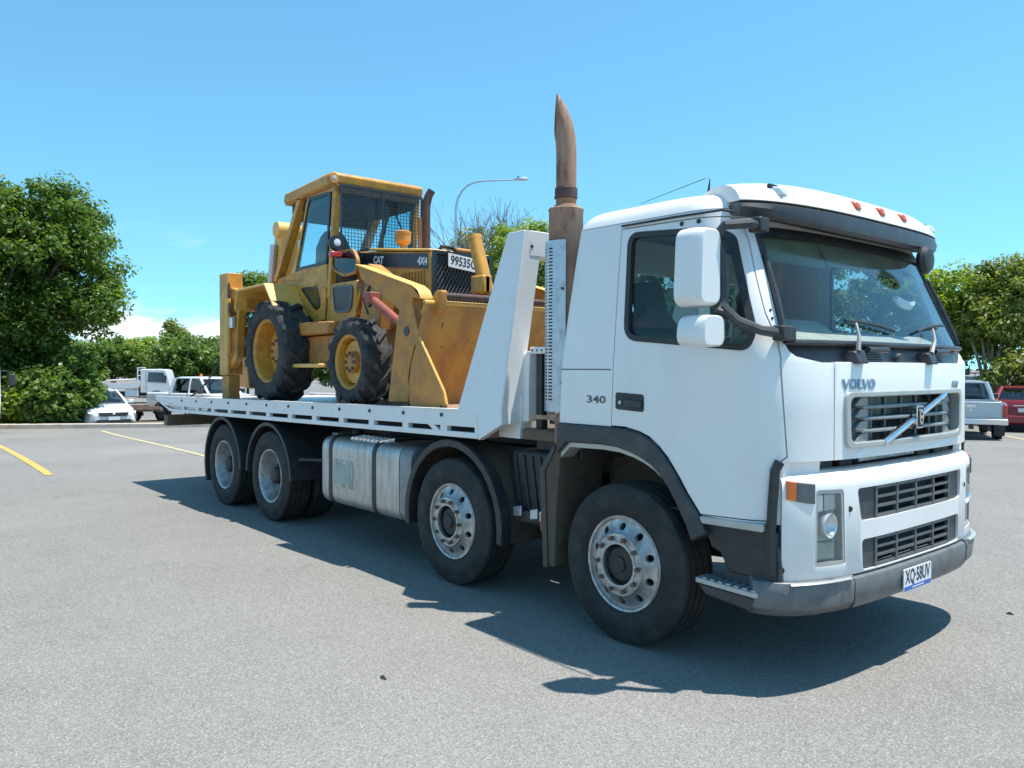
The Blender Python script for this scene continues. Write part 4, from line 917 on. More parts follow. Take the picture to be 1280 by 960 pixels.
# lower door with its small window
both('cab_door', lambda: B().prism([(-5.62, 2.76), (-4.98, 2.70), (-5.03, 2.26), (-5.32, 2.24), (-5.72, 2.50)], CY, CY+.04), 'yellow', bev=.012)
both('cab_side', lambda: B().prism([(-6.30, 2.80), (-5.62, 2.77), (-5.72, 2.50), (-5.32, 2.24), (-5.60, 2.20), (-6.30, 2.25)], CY+.012, CY+.05), 'yellow')
LW = roundpoly([(-5.59, 2.655), (-5.20, 2.645), (-5.11, 2.42), (-5.22, 2.385)], .05)
both('door_window', lambda: B().prism(grow(LW, -.012), CY-.006, CY-.002), 'side_glass', sm=0)
both('door_gasket', lambda: ring_prism(grow(LW, .010), grow(LW, -.016), lambda p: (p[0], CY-.010, p[1]), lambda p: (p[0], CY+.0, p[1])), 'decal_black')
both('front_side_panel', lambda: B().prism([(-4.95, 2.66), (-4.30, 2.66), (-4.33, 2.28), (-4.48, 2.19), (-5.0, 2.20)], CY+.012, CY+.06), 'yellow', bev=.012)
FW = roundpoly([(-4.82, 2.62), (-4.38, 2.60), (-4.41, 2.38), (-4.48, 2.33), (-4.76, 2.34)], .06)
both('panel_window', lambda: B().prism(FW, CY-.002, CY+.010), 'decal_black', bev=.004)
both('panel_gasket', lambda: ring_prism(grow(FW, .012), grow(FW, -.012), lambda p: (p[0], CY-.008, p[1]), lambda p: (p[0], CY+.012, p[1])), 'grille_grey')
QW = roundpoly([(-4.86, 3.00), (-4.40, 2.985), (-4.30, 2.86), (-4.33, 2.75), (-4.62, 2.735), (-4.85, 2.84)], .05)
both('corner_pane', lambda: B().prism(QW, CY+.02, CY+.026), 'car_glass', sm=0)
both('corner_frame', lambda: ring_prism(grow(QW, .018), grow(QW, -.004), lambda p: (p[0], CY+.008, p[1]), lambda p: (p[0], CY+.045, p[1])), 'yellow_dull')
H('firewall', B().box(-4.82, -4.76, CY+.06, yl-.06, 2.2, 2.98), 'interior_dark')
H('cab_floor', B().box(-6.3, -4.8, CY+.06, yl-.06, 2.20, 2.26), 'interior_dark')
H('rear_wall', B().prism([(-6.36, 2.25), (-6.30, 2.25), (-6.24, 2.86), (-6.32, 2.86)], CY+.06, yl-.06), 'yellow_dull')
H('rear_window', B().bar((-6.28, BYC, 2.86), (-5.72, BYC, 3.72), .9, .006, up=(1, 0, 0)), 'lens_glass', sm=0)
# windscreen with mesh guard
WSX = -4.755
H('windscreen', B().prism([(CY+.09, 2.98), (yl-.09, 2.98), (yl-.07, 3.72), (CY+.08, 3.72)], WSX, WSX+.006, 'x'), 'cab_glass', sm=0)
mg = H('mesh_guard', ring_prism([(CY+.02, 2.99), (yl-.02, 2.99), (yl-.02, 3.74), (CY+.02, 3.74)], [(CY+.04, 3.01), (yl-.04, 3.01), (yl-.04, 3.72), (CY+.04, 3.72)], lambda p: (WSX+.085, *p), lambda p: (WSX+.065, *p)), 'decal_black')
H('guard_mullion', B().box(WSX+.066, WSX+.08, BYC-.01, BYC+.01, 3.01, 3.72), 'decal_black', mg)
wm = B(); ny = 26
for k in range(ny+1): y = CY+.04+(yl-CY-.08)*k/ny; wm.box(WSX+.072, WSX+.0765, y-.0028, y+.0028, 3.01, 3.72)
for k in range(19): z = 3.03+.68*k/18; wm.box(WSX+.077, WSX+.0815, CY+.04, yl-.04, z-.0028, z+.0028)
o = H('guard_mesh', wm, 'decal_black', mg); o['kind'] = 'stuff'
H('header_panel', B().box(WSX-.01, WSX+.03, CY+.05, yl-.05, 3.66, 3.76), 'interior_dark')  # header and linings coloured dark, putting in the shading behind the upper mesh
H('roof_lining', B().box(-5.95, WSX-.02, CY+.05, yl-.05, 3.60, 3.70), 'interior_dark')
H('rear_header', B().bar((-5.88, BYC, 3.50), (-5.74, BYC, 3.70), .95, .02, up=(1, 0, 0)), 'interior_dark')
H('wiper_arm', B().tube([(WSX+.03, BYC+.10, 3.68), (WSX+.03, BYC+.38, 3.16)], .01, 6), 'decal_black')
H('seat', B().box(-5.75, -5.25, BYC-.24, BYC+.24, 2.45, 2.72), 'seat_cloth', bev=.05)
H('seat_back', B().loft([[(-5.80+tx-.1*(z-2.7), BYC+py, z) for tx, py in roundpoly([(-.06, -hw), (.06, -hw), (.06, hw), (-.06, hw)], .04)] for z, hw in ((2.65, .22), (2.95, .25), (3.2, .23), (3.35, .16), (3.42, .10))]), 'seat_cloth', bev=.0)
H('steering_wheel', B().lathe([(.20+.014*math.cos(a), .014*math.sin(a)) for a in [2*math.pi*k/8 for k in range(8)]], (0, 0, 0), 'z', 24, closed=True).map(lambda x, y, z: (-5.05+x*.87-z*.5, BYC+y, 3.0+x*.5+z*.87)), 'interior_dark')
H('steering_column', B().cyl((-4.82, BYC, 2.7), (-5.05, BYC, 3.0), .04, n=10), 'interior_dark')
for (x, y, z, r_) in ((-4.62, -.735, 3.085, .085), (-4.70, CY-.045, 3.80, .06)):
    lp = H('work_lamp', B().lathe([(.03, -.10), (r_*.85, -.07), (r_, -.02), (r_, .0), (r_*.92, .012)], (x, y, z), 'x', 22), 'decal_black' if r_ > .07 else 'yellow_dull')
    H('lamp_glass', B().lathe([(r_*.9, .0), (r_*.7, .010), (.001, .016)], (x, y, z), 'x', 20), 'lamp_lens' if r_ > .07 else 'interior', lp)
H('turn_lamp', B().box(-4.68, -4.60, -.81, -.68, 2.93, 2.985), 'red_lens', bev=.008)
H('lamp_stalk', B().tube([(-4.80, CY, 2.95), (-4.66, -.74, 2.96), (-4.64, -.735, 3.01)], .014, 6), 'decal_black')
# fenders and side steps
def fender():
    o_ = [(-6.72, 2.45), (-6.60, 2.70), (-5.80, 2.715), (-5.42, 2.30)]; i_ = [(x+.0, z-.03) for x, z in o_]; i_[0] = (-6.69, 2.44); i_[3] = (-5.455, 2.285)
    return B().prism(o_+i_[::-1], -1.06, CY+.02)
both('fender', fender, 'yellow_pale', bev=.006)
both('fender_skirt', lambda: B().prism([(-6.72, 2.45), (-6.60, 2.68), (-5.80, 2.695), (-5.47, 2.33), (-5.60, 2.25), (-5.86, 2.52), (-6.45, 2.52), (-6.62, 2.40)], CY+.02, CY+.035), 'yellow_dull')
both('step_box', lambda: B().prism([(-5.22, 2.23), (-4.50, 2.22), (-4.52, 2.09), (-5.20, 2.08)], -.90, -.52), 'yellow_dull', bev=.015)
both('step_plate', lambda: B().prism([(-5.20, 2.07), (-4.50, 2.08), (-4.52, 1.78), (-5.16, 1.76)], -.80, -.50), 'yellow_dull', bev=.01)
both('foot_step', lambda: B().box(-5.24, -4.56, -.98, -.62, 1.72, 1.765), 'yellow_pale', bev=.01)
# loader arms, rams, bucket -----------------------------------------
AY0, AY1 = -1.10, -1.02
def armp():
    pts = [hs(*p, -1.08) for p in ((449, 332), (520, 358), (527, 364), (531, 374), (517, 372), (527, 426), (521, 437), (513, 443), (512, 503), (487, 502), (497, 413), (501, 388), (478, 368), (453, 349))]
    return B().prism(pts, AY0, AY1)
both('loader_arm', armp, 'yellow_dull', bev=.01)
def bossp():
    pts = roundpoly([hs(*p, -1.10) for p in ((517, 376), (526, 425), (513, 442), (500, 432), (501, 385))], .05); return B().prism(pts, AY0-.018, AY0-.001)
both('arm_boss', bossp, 'yellow_dull', bev=.006)
def armtop():
    a = [hs(*p, -1.08) for p in ((449, 332), (520, 358), (527, 364), (531, 374))]; o_ = [(x, z+.012) for x, z in a]
    return B().prism(a+o_[::-1], AY0-.025, AY1+.03)
both('arm_flange', armtop, 'yellow_pale', bev=.004)
def pinp(): c = hs(508, 414, -1.12); return B().cyl((c[0], -1.125, c[1]), (c[0], -1.0, c[1]), .04, n=16)
both('arm_pin', pinp, 'decal_black')
def ram():
    a, b_ = hs(463, 374, -.98), hs(503, 408, -.98); return B().cyl((a[0], -.96, a[1]), (b_[0], -.96, b_[1]), .042, n=14)
both('lift_ram', ram, 'ram_red')
def ramhead(): a = hs(463, 374, -.98); return B().box(a[0]-.07, a[0]+.05, -1.01, -.90, a[1]-.04, a[1]+.07)
both('ram_head', ramhead, 'ram_red', bev=.012)
both('ram_hose', lambda: B().tube([(-3.85, -.70, 2.72), (-3.80, -.80, 2.55), (-3.86, -.82, 2.42), (-3.74, -.84, 2.34), (-3.62, -.86, 2.40)], .018, 6), 'hose')
both('arm_tower', lambda: B().prism([(-3.98, 2.80), (-3.70, 2.66), (-3.75, 2.10), (-4.2, 2.10)], -.72, -.56), 'yellow_dull', bev=.01)
for k, (y, z) in enumerate(((-.62, 2.58), (-.66, 2.50), (-.60, 2.42))): H('loom_hose', B().tube([(-4.30, y, z+.12), (-4.12, y-.05, z), (-3.98, y-.06, z-.16-.05*k), (-3.92, y, z-.34)], .014, 6), 'hose')
H('arm_crosstube', B().cyl((-3.02, BYC-.80, 2.10), (-3.02, BYC+.80, 2.10), .07, n=14), 'yellow_dull')
# four-in-one bucket: back half, front clam, side plates with a dark parting line
BW0, BW1 = -1.115, 2*BYC+1.115
bk = [(-2.60, dk(-2.60)+.01), (-2.625, 1.55), (-2.585, 1.75), (-2.50, 1.94), (-2.42, 2.12), (-2.37, 2.29)]
bt = H('bucket', B().prism(bk+[(x+.025, z) for x, z in reversed(bk)], BW0, BW1), 'bucket_rust', bev=.004)
H('bucket_floor', B().prism([(-2.60, dk(-2.60)+.006), (-2.60, dk(-2.60)+.03), (-2.10, dk(-2.1)+.03), (-2.02, dk(-2.0)+.008)], BW0, BW1), 'bucket_rust', bt)
H('top_edge', B().cyl((-2.36, BW0, 2.285), (-2.36, BW1, 2.285), .02, n=10), 'yellow_pale', bt)
for sd in (BW0, BW1-.028):
    H('front_cheek', B().prism([(-2.605, dk(-2.6)+.008), (-2.61, 1.84), (-2.45, 1.98), (-2.08, 1.52), (-2.05, dk(-2.0)+.008)], sd, sd+.03), 'yellow_dull', bt, bev=.003)
    H('cheek_edge', B().tube([(-2.45, sd+.015, 1.985), (-2.085, sd+.015, 1.525), (-2.05, sd+.015, 1.42)], .014, 6), 'yellow_pale', bt)
H('cutting_edge', B().prism([(-2.12, dk(-2.1)+.032), (-2.0, dk(-2.0)+.006), (-2.0, dk(-2.0)+.012), (-2.12, dk(-2.1)+.055)], BW0, BW1), 'rust', bt)
H('clam_rod', B().cyl((-2.31, -.96, 2.345), (-2.31, 2*BYC+.96, 2.345), .028, n=12), 'rust_dark')
for y in (-.97, -.06, .72): H('clam_lug', B().prism(roundpoly([(-2.44, 2.14), (-2.28, 2.22), (-2.26, 2.39), (-2.36, 2.39), (-2.44, 2.28)], .03), y-.03, y+.03), 'yellow_dull', bev=.008)
for y in (-.06, 2*BYC+.16):
    H('clam_ram', B().cyl((-2.80, y, 2.42), (-2.98, y-.03, 3.00), .062, n=16).cyl((-2.98, y-.03, 2.985), (-2.99, y-.032, 3.03), .068, n=16), 'yellow')
    H('ram_mount', B().box(-2.92, -2.72, y-.12, y-.02, 2.44, 2.62), 'yellow', bev=.02)
# backhoe end --------------------------------------------------------
def stab():
    return B().prism([(-7.28, 2.95), (-6.98, 2.94), (-6.80, 2.50), (-6.76, 1.80), (-6.88, 1.66), (-6.92, 1.62), (-7.30, 1.62)], -1.04, -.86)
both('stabiliser_post', lambda: B().box(-7.27, -6.98, -1.04, -.84, 1.62, 2.94), 'yellow', bev=.012)
both('stabiliser_gusset', lambda: B().prism([(-6.979, 2.75), (-6.62, 2.66), (-6.75, 2.30), (-6.78, 1.85), (-6.979, 1.70)], -1.0, -.90), 'yellow', bev=.008)
both('stabiliser_leg', lambda: B().box(-7.24, -7.0, -1.02, -.87, dk(-7.1)+.005, 1.615), 'yellow_dull', bev=.01)
both('stabiliser_ram', lambda: B().cyl((-6.93, -1.055, 1.9), (-6.93, -1.055, 2.6), .04, n=12), 'yellow_pale')
both('stabiliser_arm', lambda: B().box(-6.97, -6.63, -.94, -.60, 2.45, 2.66), 'yellow', bev=.012)
both('rear_lamp', lambda: B().box(-6.97, -6.80, -1.06, -1.01, 2.22, 2.36), 'reflector', bev=.01)
both('rear_hose', lambda: B().tube([(-6.99, -1.02, 2.80), (-6.92, -1.05, 2.6), (-6.86, -1.06, 2.42), (-6.80, -1.0, 2.40)], .016, 6), 'hose')
H('swing_frame', B().box(-7.3, -6.9, -1.02, 2*BYC+1.02, 1.85, 2.25), 'yellow_dull', bev=.02)
H('swing_post', B().prism([(-7.35, 1.70), (-7.75, 1.80), (-7.75, 2.30), (-7.35, 2.40)], BYC-.14, BYC+.14), 'yellow_dull', bev=.02)
H('boom', B().prism(roundpoly([(-7.70, 1.85), (-7.85, 2.3), (-7.42, 3.20), (-7.28, 3.66), (-7.12, 3.68), (-7.10, 3.50), (-7.22, 2.95), (-7.50, 2.3), (-7.50, 1.85)], .06), BYC-.13, BYC+.13), 'yellow_pale', bev=.015)
H('boom_cap', B().cyl((-7.19, BYC-.17, 3.60), (-7.19, BYC+.17, 3.60), .11, n=20), 'yellow_pale')
H('dipper', B().prism(roundpoly([(-7.25, 3.62), (-7.12, 3.60), (-7.45, 2.2), (-7.62, 1.9), (-7.72, 2.0)], .04), BYC-.10, BYC+.10), 'yellow', bev=.01)
H('boom_ram', B().cyl((-7.45, BYC-.17, 2.3), (-7.25, BYC-.17, 3.4), .05, n=12), 'galv')
H('digging_bucket', B().prism([(-7.75, 1.42), (-8.25, 1.45), (-8.35, 1.75), (-8.2, 2.05), (-8.17, 2.03), (-8.30, 1.75), (-8.22, 1.49), (-7.75, 1.46)], BYC-.3, BYC+.3).prism([(-7.75, 1.42), (-8.25, 1.45), (-8.35, 1.75), (-8.2, 2.05), (-7.9, 2.0)], BYC-.32, BYC-.30).prism([(-7.75, 1.42), (-8.25, 1.45), (-8.35, 1.75), (-8.2, 2.05), (-7.9, 2.0)], BYC+.30, BYC+.32), 'yellow_dull')
H('bucket_link', B().prism([(-7.7, 1.88), (-7.55, 1.92), (-7.95, 2.08), (-8.2, 2.06)], BYC-.08, BYC+.08), 'yellow_dull')
OFF[:] = [0, 0, 0]
# tie-down chain at the tail
ch = B(); c0, c1 = Vector((-8.35, -1.05, tz(-8.35)+.0)), Vector((-7.32, -.95, 1.95)); n = 26
for k in range(n):
    p = c0.lerp(c1, k/(n-1)); p.z -= .10*math.sin(math.pi*k/(n-1)); d = (c1-c0).normalized(); a = Vector((0, 1, 0)) if k % 2 else d.cross(Vector((0, 1, 0))).normalized()
    lp = [p+d*.030*math.cos(2*math.pi*j/10)+a*.016*math.sin(2*math.pi*j/10) for j in range(11)]; ch.tube(lp, .006, 5)
tag(obj('tie_down_chain', ch, 'black_steel'), 'dark chain tying the back of the backhoe to the tray tail', 'chain')

# ================================================================== THE PLACE
def asphalt(name, base, light, dark, patch_amt=.5):
    m = bpy.data.materials.new(name); m.use_nodes = True; t = m.node_tree; p = t.nodes['Principled BSDF']; p.inputs['Roughness'].default_value = .88; p.inputs['Specular IOR Level'].default_value = .35
    tcn = t.nodes.new('ShaderNodeTexCoord')
    def noise(sc, det=4, ro=.6):
        n = t.nodes.new('ShaderNodeTexNoise'); n.inputs['Scale'].default_value = sc; n.inputs['Detail'].default_value = det; n.inputs['Roughness'].default_value = ro; t.links.new(tcn.outputs['Object'], n.inputs['Vector']); return n.outputs[0]
    def rng(a, x0, x1, y0, y1):
        r = t.nodes.new('ShaderNodeMapRange'); r.inputs[1].default_value = x0; r.inputs[2].default_value = x1; r.inputs[3].default_value = y0; r.inputs[4].default_value = y1; t.links.new(a, r.inputs[0]); return r.outputs[0]
    def mix(f, a, b, mode='MIX'):
        x = t.nodes.new('ShaderNodeMix'); x.data_type = 'RGBA'; x.blend_type = mode
        (t.links.new(f, x.inputs[0]) if not isinstance(f, float) else setattr(x.inputs[0], 'default_value', f))
        for k, v in ((6, a), (7, b)):
            (setattr(x.inputs[k], 'default_value', (*v, 1)) if isinstance(v, tuple) else t.links.new(v, x.inputs[k]))
        return x.outputs[2]
    c = mix(rng(noise(.35, 5), .35, .68, 0, 1), base, tuple(q*.80 for q in base))
    c = mix(rng(noise(1.7, 6, .7), .52, .72, 0, patch_amt), c, tuple(q*.72 for q in base))
    c = mix(rng(noise(.55, 3), .60, .70, 0, .55), c, tuple(q*.62 for q in base))      # old oil and damp stains
    c = mix(rng(noise(.16, 4), .50, .66, 0, .5), c, tuple(min(1, q*1.28) for q in base))
    vo = t.nodes.new('ShaderNodeTexVoronoi'); vo.inputs['Scale'].default_value = 130; t.links.new(tcn.outputs['Object'], vo.inputs['Vector'])
    sp = t.nodes.new('ShaderNodeSeparateColor'); t.links.new(vo.outputs['Color'], sp.inputs[0])
    c = mix(rng(sp.outputs[0], .62, .98, 0, .85), c, light)          # pale stones of the aggregate
    c = mix(rng(sp.outputs[1], .60, .95, 0, .75), c, dark)           # dark binder between them
    c = mix(rng(noise(38, 3), .62, .72, 0, .6), c, dark)
    t.links.new(c, p.inputs['Base Color'])
    bn = t.nodes.new('ShaderNodeBump'); bn.inputs['Strength'].default_value = .55; bn.inputs['Distance'].default_value = .006; t.links.new(vo.outputs['Distance'], bn.inputs['Height']); t.links.new(bn.outputs[0], p.inputs['Normal'])
    M[name] = m
asphalt('asphalt', (.235, .222, .200), (.37, .352, .32), (.135, .128, .117), .75)
asphalt('far_asphalt', (.21, .20, .185), (.36, .34, .31), (.10, .095, .09))
mat('kerb', (.52, .44, .36), .9, c2=(.36, .30, .25), amt=.8, scale=4, bump=.3, bscale=50)
mat('soil', (.16, .125, .085), .95, c2=(.09, .075, .05), amt=.8, scale=3, bump=.4, bscale=20)
mat('line_yellow', (.62, .40, .07), .8, c2=(.34, .26, .12), amt=.8, scale=10, lo_=.45, hi=.62, c3=(.2, .18, .15), scale3=30, lo3=.55, hi3=.66)
mat('line_pale', (.64, .52, .25), .8, c2=(.34, .29, .19), amt=.8, scale=10, lo_=.45, hi=.62, c3=(.2, .18, .16), scale3=30, lo3=.55, hi3=.66)
mat('line_worn', (.40, .385, .35), .85, c2=(.20, .195, .185), amt=1.0, scale=12, lo_=.38, hi=.55)
mat('leaf_debris', (.035, .03, .022), .8); mat('leaf_pale', (.45, .40, .30), .8)
_dh = np.array([math.cos(CYAW), math.sin(CYAW)]); _rh = np.array([math.sin(CYAW), -math.cos(CYAW)])
def gz(x, y):                                  # the lot falls away gently behind the truck
    t = (float((np.array([x, y])-CP[:2]) @ _dh)-13.0)/15.0; t = max(0.0, min(1.0, t)); return -.34*t*t*(3-2*t)
def gnd(u, v):
    z = 0.0
    for _ in range(12): p = on(u, v, 'z', z); z = gz(p[0], p[1])
    return (float(p[0]), float(p[1]))
FZ = -.44                                      # level of the ground beyond the kerb
K0, K1 = np.array(gnd(0, 536.3)), np.array(gnd(255, 534.2)); kd = (K1-K0)/np.linalg.norm(K1-K0); kn = np.array([-kd[1], kd[0]])   # kerb line; kn points away from the camera
if kn @ (K0-CP[:2]) < 0: kn = -kn
def kp(a, b, z=0.0): q = K0+kd*a+kn*b; return (q[0], q[1], z)
gb_ = B(); na, nb_ = 60, 70; vs2 = []
for i in range(na+1):
    for j in range(nb_+1):
        q = kp(-60+150*i/na, -110+110*j/nb_); vs2.append((q[0], q[1], gz(q[0], q[1])))
gb_.add(vs2, [(i*(nb_+1)+j, i*(nb_+1)+j+1, (i+1)*(nb_+1)+j+1, (i+1)*(nb_+1)+j) for i in range(na) for j in range(nb_)])
tag(obj('car_park', gb_, 'asphalt', sm=80), kind='structure')
tag(obj('ground', B().add([kp(-1500, .30, FZ), kp(2200, .30, FZ), kp(2200, 3000, FZ), kp(-1500, 3000, FZ), kp(-1500, -2500, FZ-.3), kp(2200, -2500, FZ-.3)], [(0, 1, 2, 3), (4, 5, 1, 0)]), 'far_asphalt'), kind='structure')
kr = []
for i in range(76):
    a = -60+2*i; q = kp(a, 0); z0 = gz(q[0], q[1]); kr.append([kp(a, b, z0+z) for b, z in ((0, -.4), (0, .13), (.02, .15), (.30, .15), (.31, -.4))])
tag(obj('kerb', B().loft(kr), 'kerb'), kind='structure')
tag(obj('garden_bed', B().add([kp(-40, .31, -.24), kp(4.4, .31, -.24), kp(4.8, 3.2, -.36), kp(4.0, 5.5, FZ+.02), kp(-40, 7.5, FZ+.02)], [(0, 1, 2, 3, 4)]), 'soil'), kind='structure')
def strip(name, a, b, w, mt, z=.006):
    a, b = np.array(a), np.array(b); L = np.linalg.norm(b-a); d = (b-a)/L; n = np.array([-d[1], d[0]])*w/2; k = max(2, int(L/.4)); vs_ = []
    for i in range(k+1):
        for p in (a+(b-a)*i/k-n, a+(b-a)*i/k+n): vs_.append((p[0], p[1], gz(p[0], p[1])+z))
    return tag(obj(name, B().add(vs_, [(2*i, 2*i+1, 2*i+3, 2*i+2) for i in range(k)]), mt), kind='structure')
strip('painted_line', gnd(-40, 538), gnd(62, 594), .13, 'line_yellow')
strip('painted_line', gnd(127, 538.5), gnd(262, 572), .11, 'line_pale')
strip('painted_line', gnd(1225, 537), gnd(1330, 558), .12, 'line_pale')
for (u, v, s_, mt, lb) in ((479, 848, .020, 'leaf_debris', 'small dark curled leaf lying on the sunlit asphalt'), (421, 845, .016, 'leaf_pale', 'tiny pale scrap lying on the asphalt near a dark leaf'), (1262, 768, .016, 'leaf_debris', 'small dark leaf on the asphalt ahead of the truck bumper')):
    x, y = gnd(u, v); b = B().loft([[(x-s_*1.4, y-s_*.3, .001), (x-s_*1.4, y+s_*.3, .001), (x-s_*1.4, y, .006)], [(x, y-s_*.8, .001), (x, y+s_*.8, .001), (x, y, .020)], [(x+s_*1.6, y-s_*.15, .001), (x+s_*1.6, y+s_*.15, .001), (x+s_*1.6, y, .008)]])
    tag(obj('fallen_leaf' if mt == 'leaf_debris' else 'paper_scrap', b, mt), lb, 'leaf' if mt == 'leaf_debris' else 'litter')

# ------------------------------------------------------------------ trees
def at(u, depth): q = CP[:2]+_dh*depth+_rh*(u-640)/CF*depth; return float(q[0]), float(q[1])
def zat(v, depth): return 1.73+(459.3-v)/CF*depth
def leafmat(name, ca, cb, cc, rough=.45):
    m = bpy.data.materials.new(name); m.use_nodes = True; t = m.node_tree; t.nodes.clear()
    o = t.nodes.new('ShaderNodeOutputMaterial'); g = t.nodes.new('ShaderNodeNewGeometry'); cr_ = t.nodes.new('ShaderNodeValToRGB')
    cr_.color_ramp.elements[0].color = (*ca, 1); cr_.color_ramp.elements[1].color = (*cc, 1); e = cr_.color_ramp.elements.new(.55); e.color = (*cb, 1)
    t.links.new(g.outputs['Random Per Island'], cr_.inputs[0])
    p = t.nodes.new('ShaderNodeBsdfPrincipled'); p.inputs['Roughness'].default_value = rough; t.links.new(cr_.outputs[0], p.inputs['Base Color'])
    tr = t.nodes.new('ShaderNodeBsdfTranslucent'); br_ = t.nodes.new('ShaderNodeMix'); br_.data_type = 'RGBA'; br_.blend_type = 'MULTIPLY'; br_.inputs[0].default_value = 1; br_.inputs[7].default_value = (1.5, 1.7, .7, 1)
    t.links.new(cr_.outputs[0], br_.inputs[6]); t.links.new(br_.outputs[2], tr.inputs[0])
    mx = t.nodes.new('ShaderNodeMixShader'); mx.inputs[0].default_value = .42; t.links.new(p.outputs[0], mx.inputs[1]); t.links.new(tr.outputs[0], mx.inputs[2]); t.links.new(mx.outputs[0], o.inputs[0]); M[name] = m
leafmat('leaf_dark', (.045, .092, .013), (.10, .165, .022), (.20, .27, .045))
leafmat('leaf_mid', (.08, .14, .024), (.135, .21, .04), (.21, .28, .07))
leafmat('leaf_bright', (.14, .20, .02), (.24, .31, .03), (.35, .40, .06))
leafmat('leaf_olive', (.14, .17, .035), (.21, .24, .055), (.29, .31, .09))
mat('bark', (.13, .105, .085), .95, c2=(.22, .19, .16), amt=.8, scale=6, stretch=(1, 1, .25), bump=.5, bscale=25)
mat('bark_pale', (.26, .23, .20), .95, c2=(.14, .12, .10), amt=.8, scale=6, stretch=(1, 1, .25), bump=.4, bscale=25)
def leaf_cloud(blobs, n, size, seed, clump=.42, per=None, aspect=.48, hollow=.45):
    """leaf-sized folded faces in clumps through a crown's volume"""
    rg = np.random.default_rng(seed); bl = np.array(blobs, float)
    w = (bl[:, 3]*bl[:, 4]*bl[:, 5])**(2/3); w /= w.sum()
    nc = max(6, n//(per or 55)); k = rg.choice(len(bl), nc, p=w)
    d = rg.normal(size=(nc, 3)); d /= np.linalg.norm(d, axis=1)[:, None]
    r = (hollow**3+(1-hollow**3)*rg.random(nc))**(1/3)*(.86+.22*rg.random(nc)); cen = bl[k, :3]+d*bl[k, 3:]*r[:, None]
    crad = clump*(.55+.9*rg.random(nc))
    ci = rg.integers(0, nc, n); g = rg.normal(size=(n, 3)); g /= np.linalg.norm(g, axis=1)[:, None]
    P = cen[ci]+g*(crad[ci]*rg.random(n)**.5)[:, None]*np.array([1, 1, .75])
    nrm = g*.7+rg.normal(size=(n, 3))*.55+np.array([0, 0, .75]); nrm /= np.linalg.norm(nrm, axis=1)[:, None]
    a = np.cross(nrm, rg.normal(size=(n, 3))); a /= np.linalg.norm(a, axis=1)[:, None]; b = np.cross(nrm, a)
    s = size*(.6+.8*rg.random(n))[:, None]
    V = np.stack([P-a*s, P-b*s*aspect-nrm*s*.10, P+a*s, P+b*s*aspect-nrm*s*.10], 1).reshape(-1, 3)
    V[:, 2] = np.maximum(V[:, 2], -.40)
    me = bpy.data.meshes.new('crown'); me.vertices.add(4*n); me.vertices.foreach_set('co', V.ravel().astype(np.float32))
    me.loops.add(4*n); me.loops.foreach_set('vertex_index', np.arange(4*n, dtype=np.int32)); me.polygons.add(n)
    me.polygons.foreach_set('loop_start', np.arange(0, 4*n, 4, dtype=np.int32)); me.polygons.foreach_set('loop_total', np.full(n, 4, np.int32)); me.update(calc_edges=True); me.validate()
    return me
def trunk_mesh(base, blobs, r0, seed, fork=.35, nb=7):
    rg = random.Random(seed); b = B(); base = Vector(base); cen = Vector((sum(q[0] for q in blobs)/len(blobs), sum(q[1] for q in blobs)/len(blobs), 0))
    top = max(q[2] for q in blobs); f = Vector((base.x*.75+cen.x*.25, base.y*.75+cen.y*.25, base.z+(top-base.z)*fork))
    b.tube([base, base.lerp(f, .5)+Vector((rg.uniform(-.1, .1), rg.uniform(-.1, .1), 0)), f], [r0*1.25, r0, r0*.85], 9)
    for k in range(nb):
        q = blobs[k % len(blobs)]; e = Vector((q[0]+rg.uniform(-.7, .7)*q[3], q[1]+rg.uniform(-.7, .7)*q[4], q[2]+rg.uniform(-.2, .6)*q[5]))
        m = f.lerp(e, .5)+Vector((rg.uniform(-.3, .3), rg.uniform(-.3, .3), rg.uniform(-.1, .25)))
        b.tube([f-Vector((0, 0, .15)), m, e], [r0*.6, r0*.36, r0*.10], 6)
        for j in range(3):
            e2 = m.lerp(e, rg.uniform(.1, .9))+Vector((rg.uniform(-.9, .9), rg.uniform(-.9, .9), rg.uniform(-.1, .8))); b.tube([m.lerp(e, rg.uniform(0, .6)), e2], [r0*.22, r0*.05], 5)
    return b
def tree(name, label, base, blobs, n, size, leaf, seed, r0=.16, bark='bark', group=None, cat='tree', **k):
    OFF[:] = base; e = tag(empty(name, base), label, cat, group)
    obj('trunk', trunk_mesh(base, blobs, r0, seed, fork=k.pop('fork', .35), nb=k.pop('nb', 7)), bark, e)
    me = leaf_cloud(blobs, n, size, seed, **k); me.transform(Matrix.Translation((-base[0], -base[1], -base[2])))
    c = link('crown', me, leaf, e, sm=0); c['kind'] = 'stuff'; OFF[:] = [0, 0, 0]; return e
def blob(u, v, depth, ru, rv, rd=None):
    x, y = at(u, depth); s = depth/CF; return (x, y, zat(v, depth), ru*s, (rd or ru)*s, rv*s)
def gb(u, depth, z=-.44): return (*at(u, depth), z)
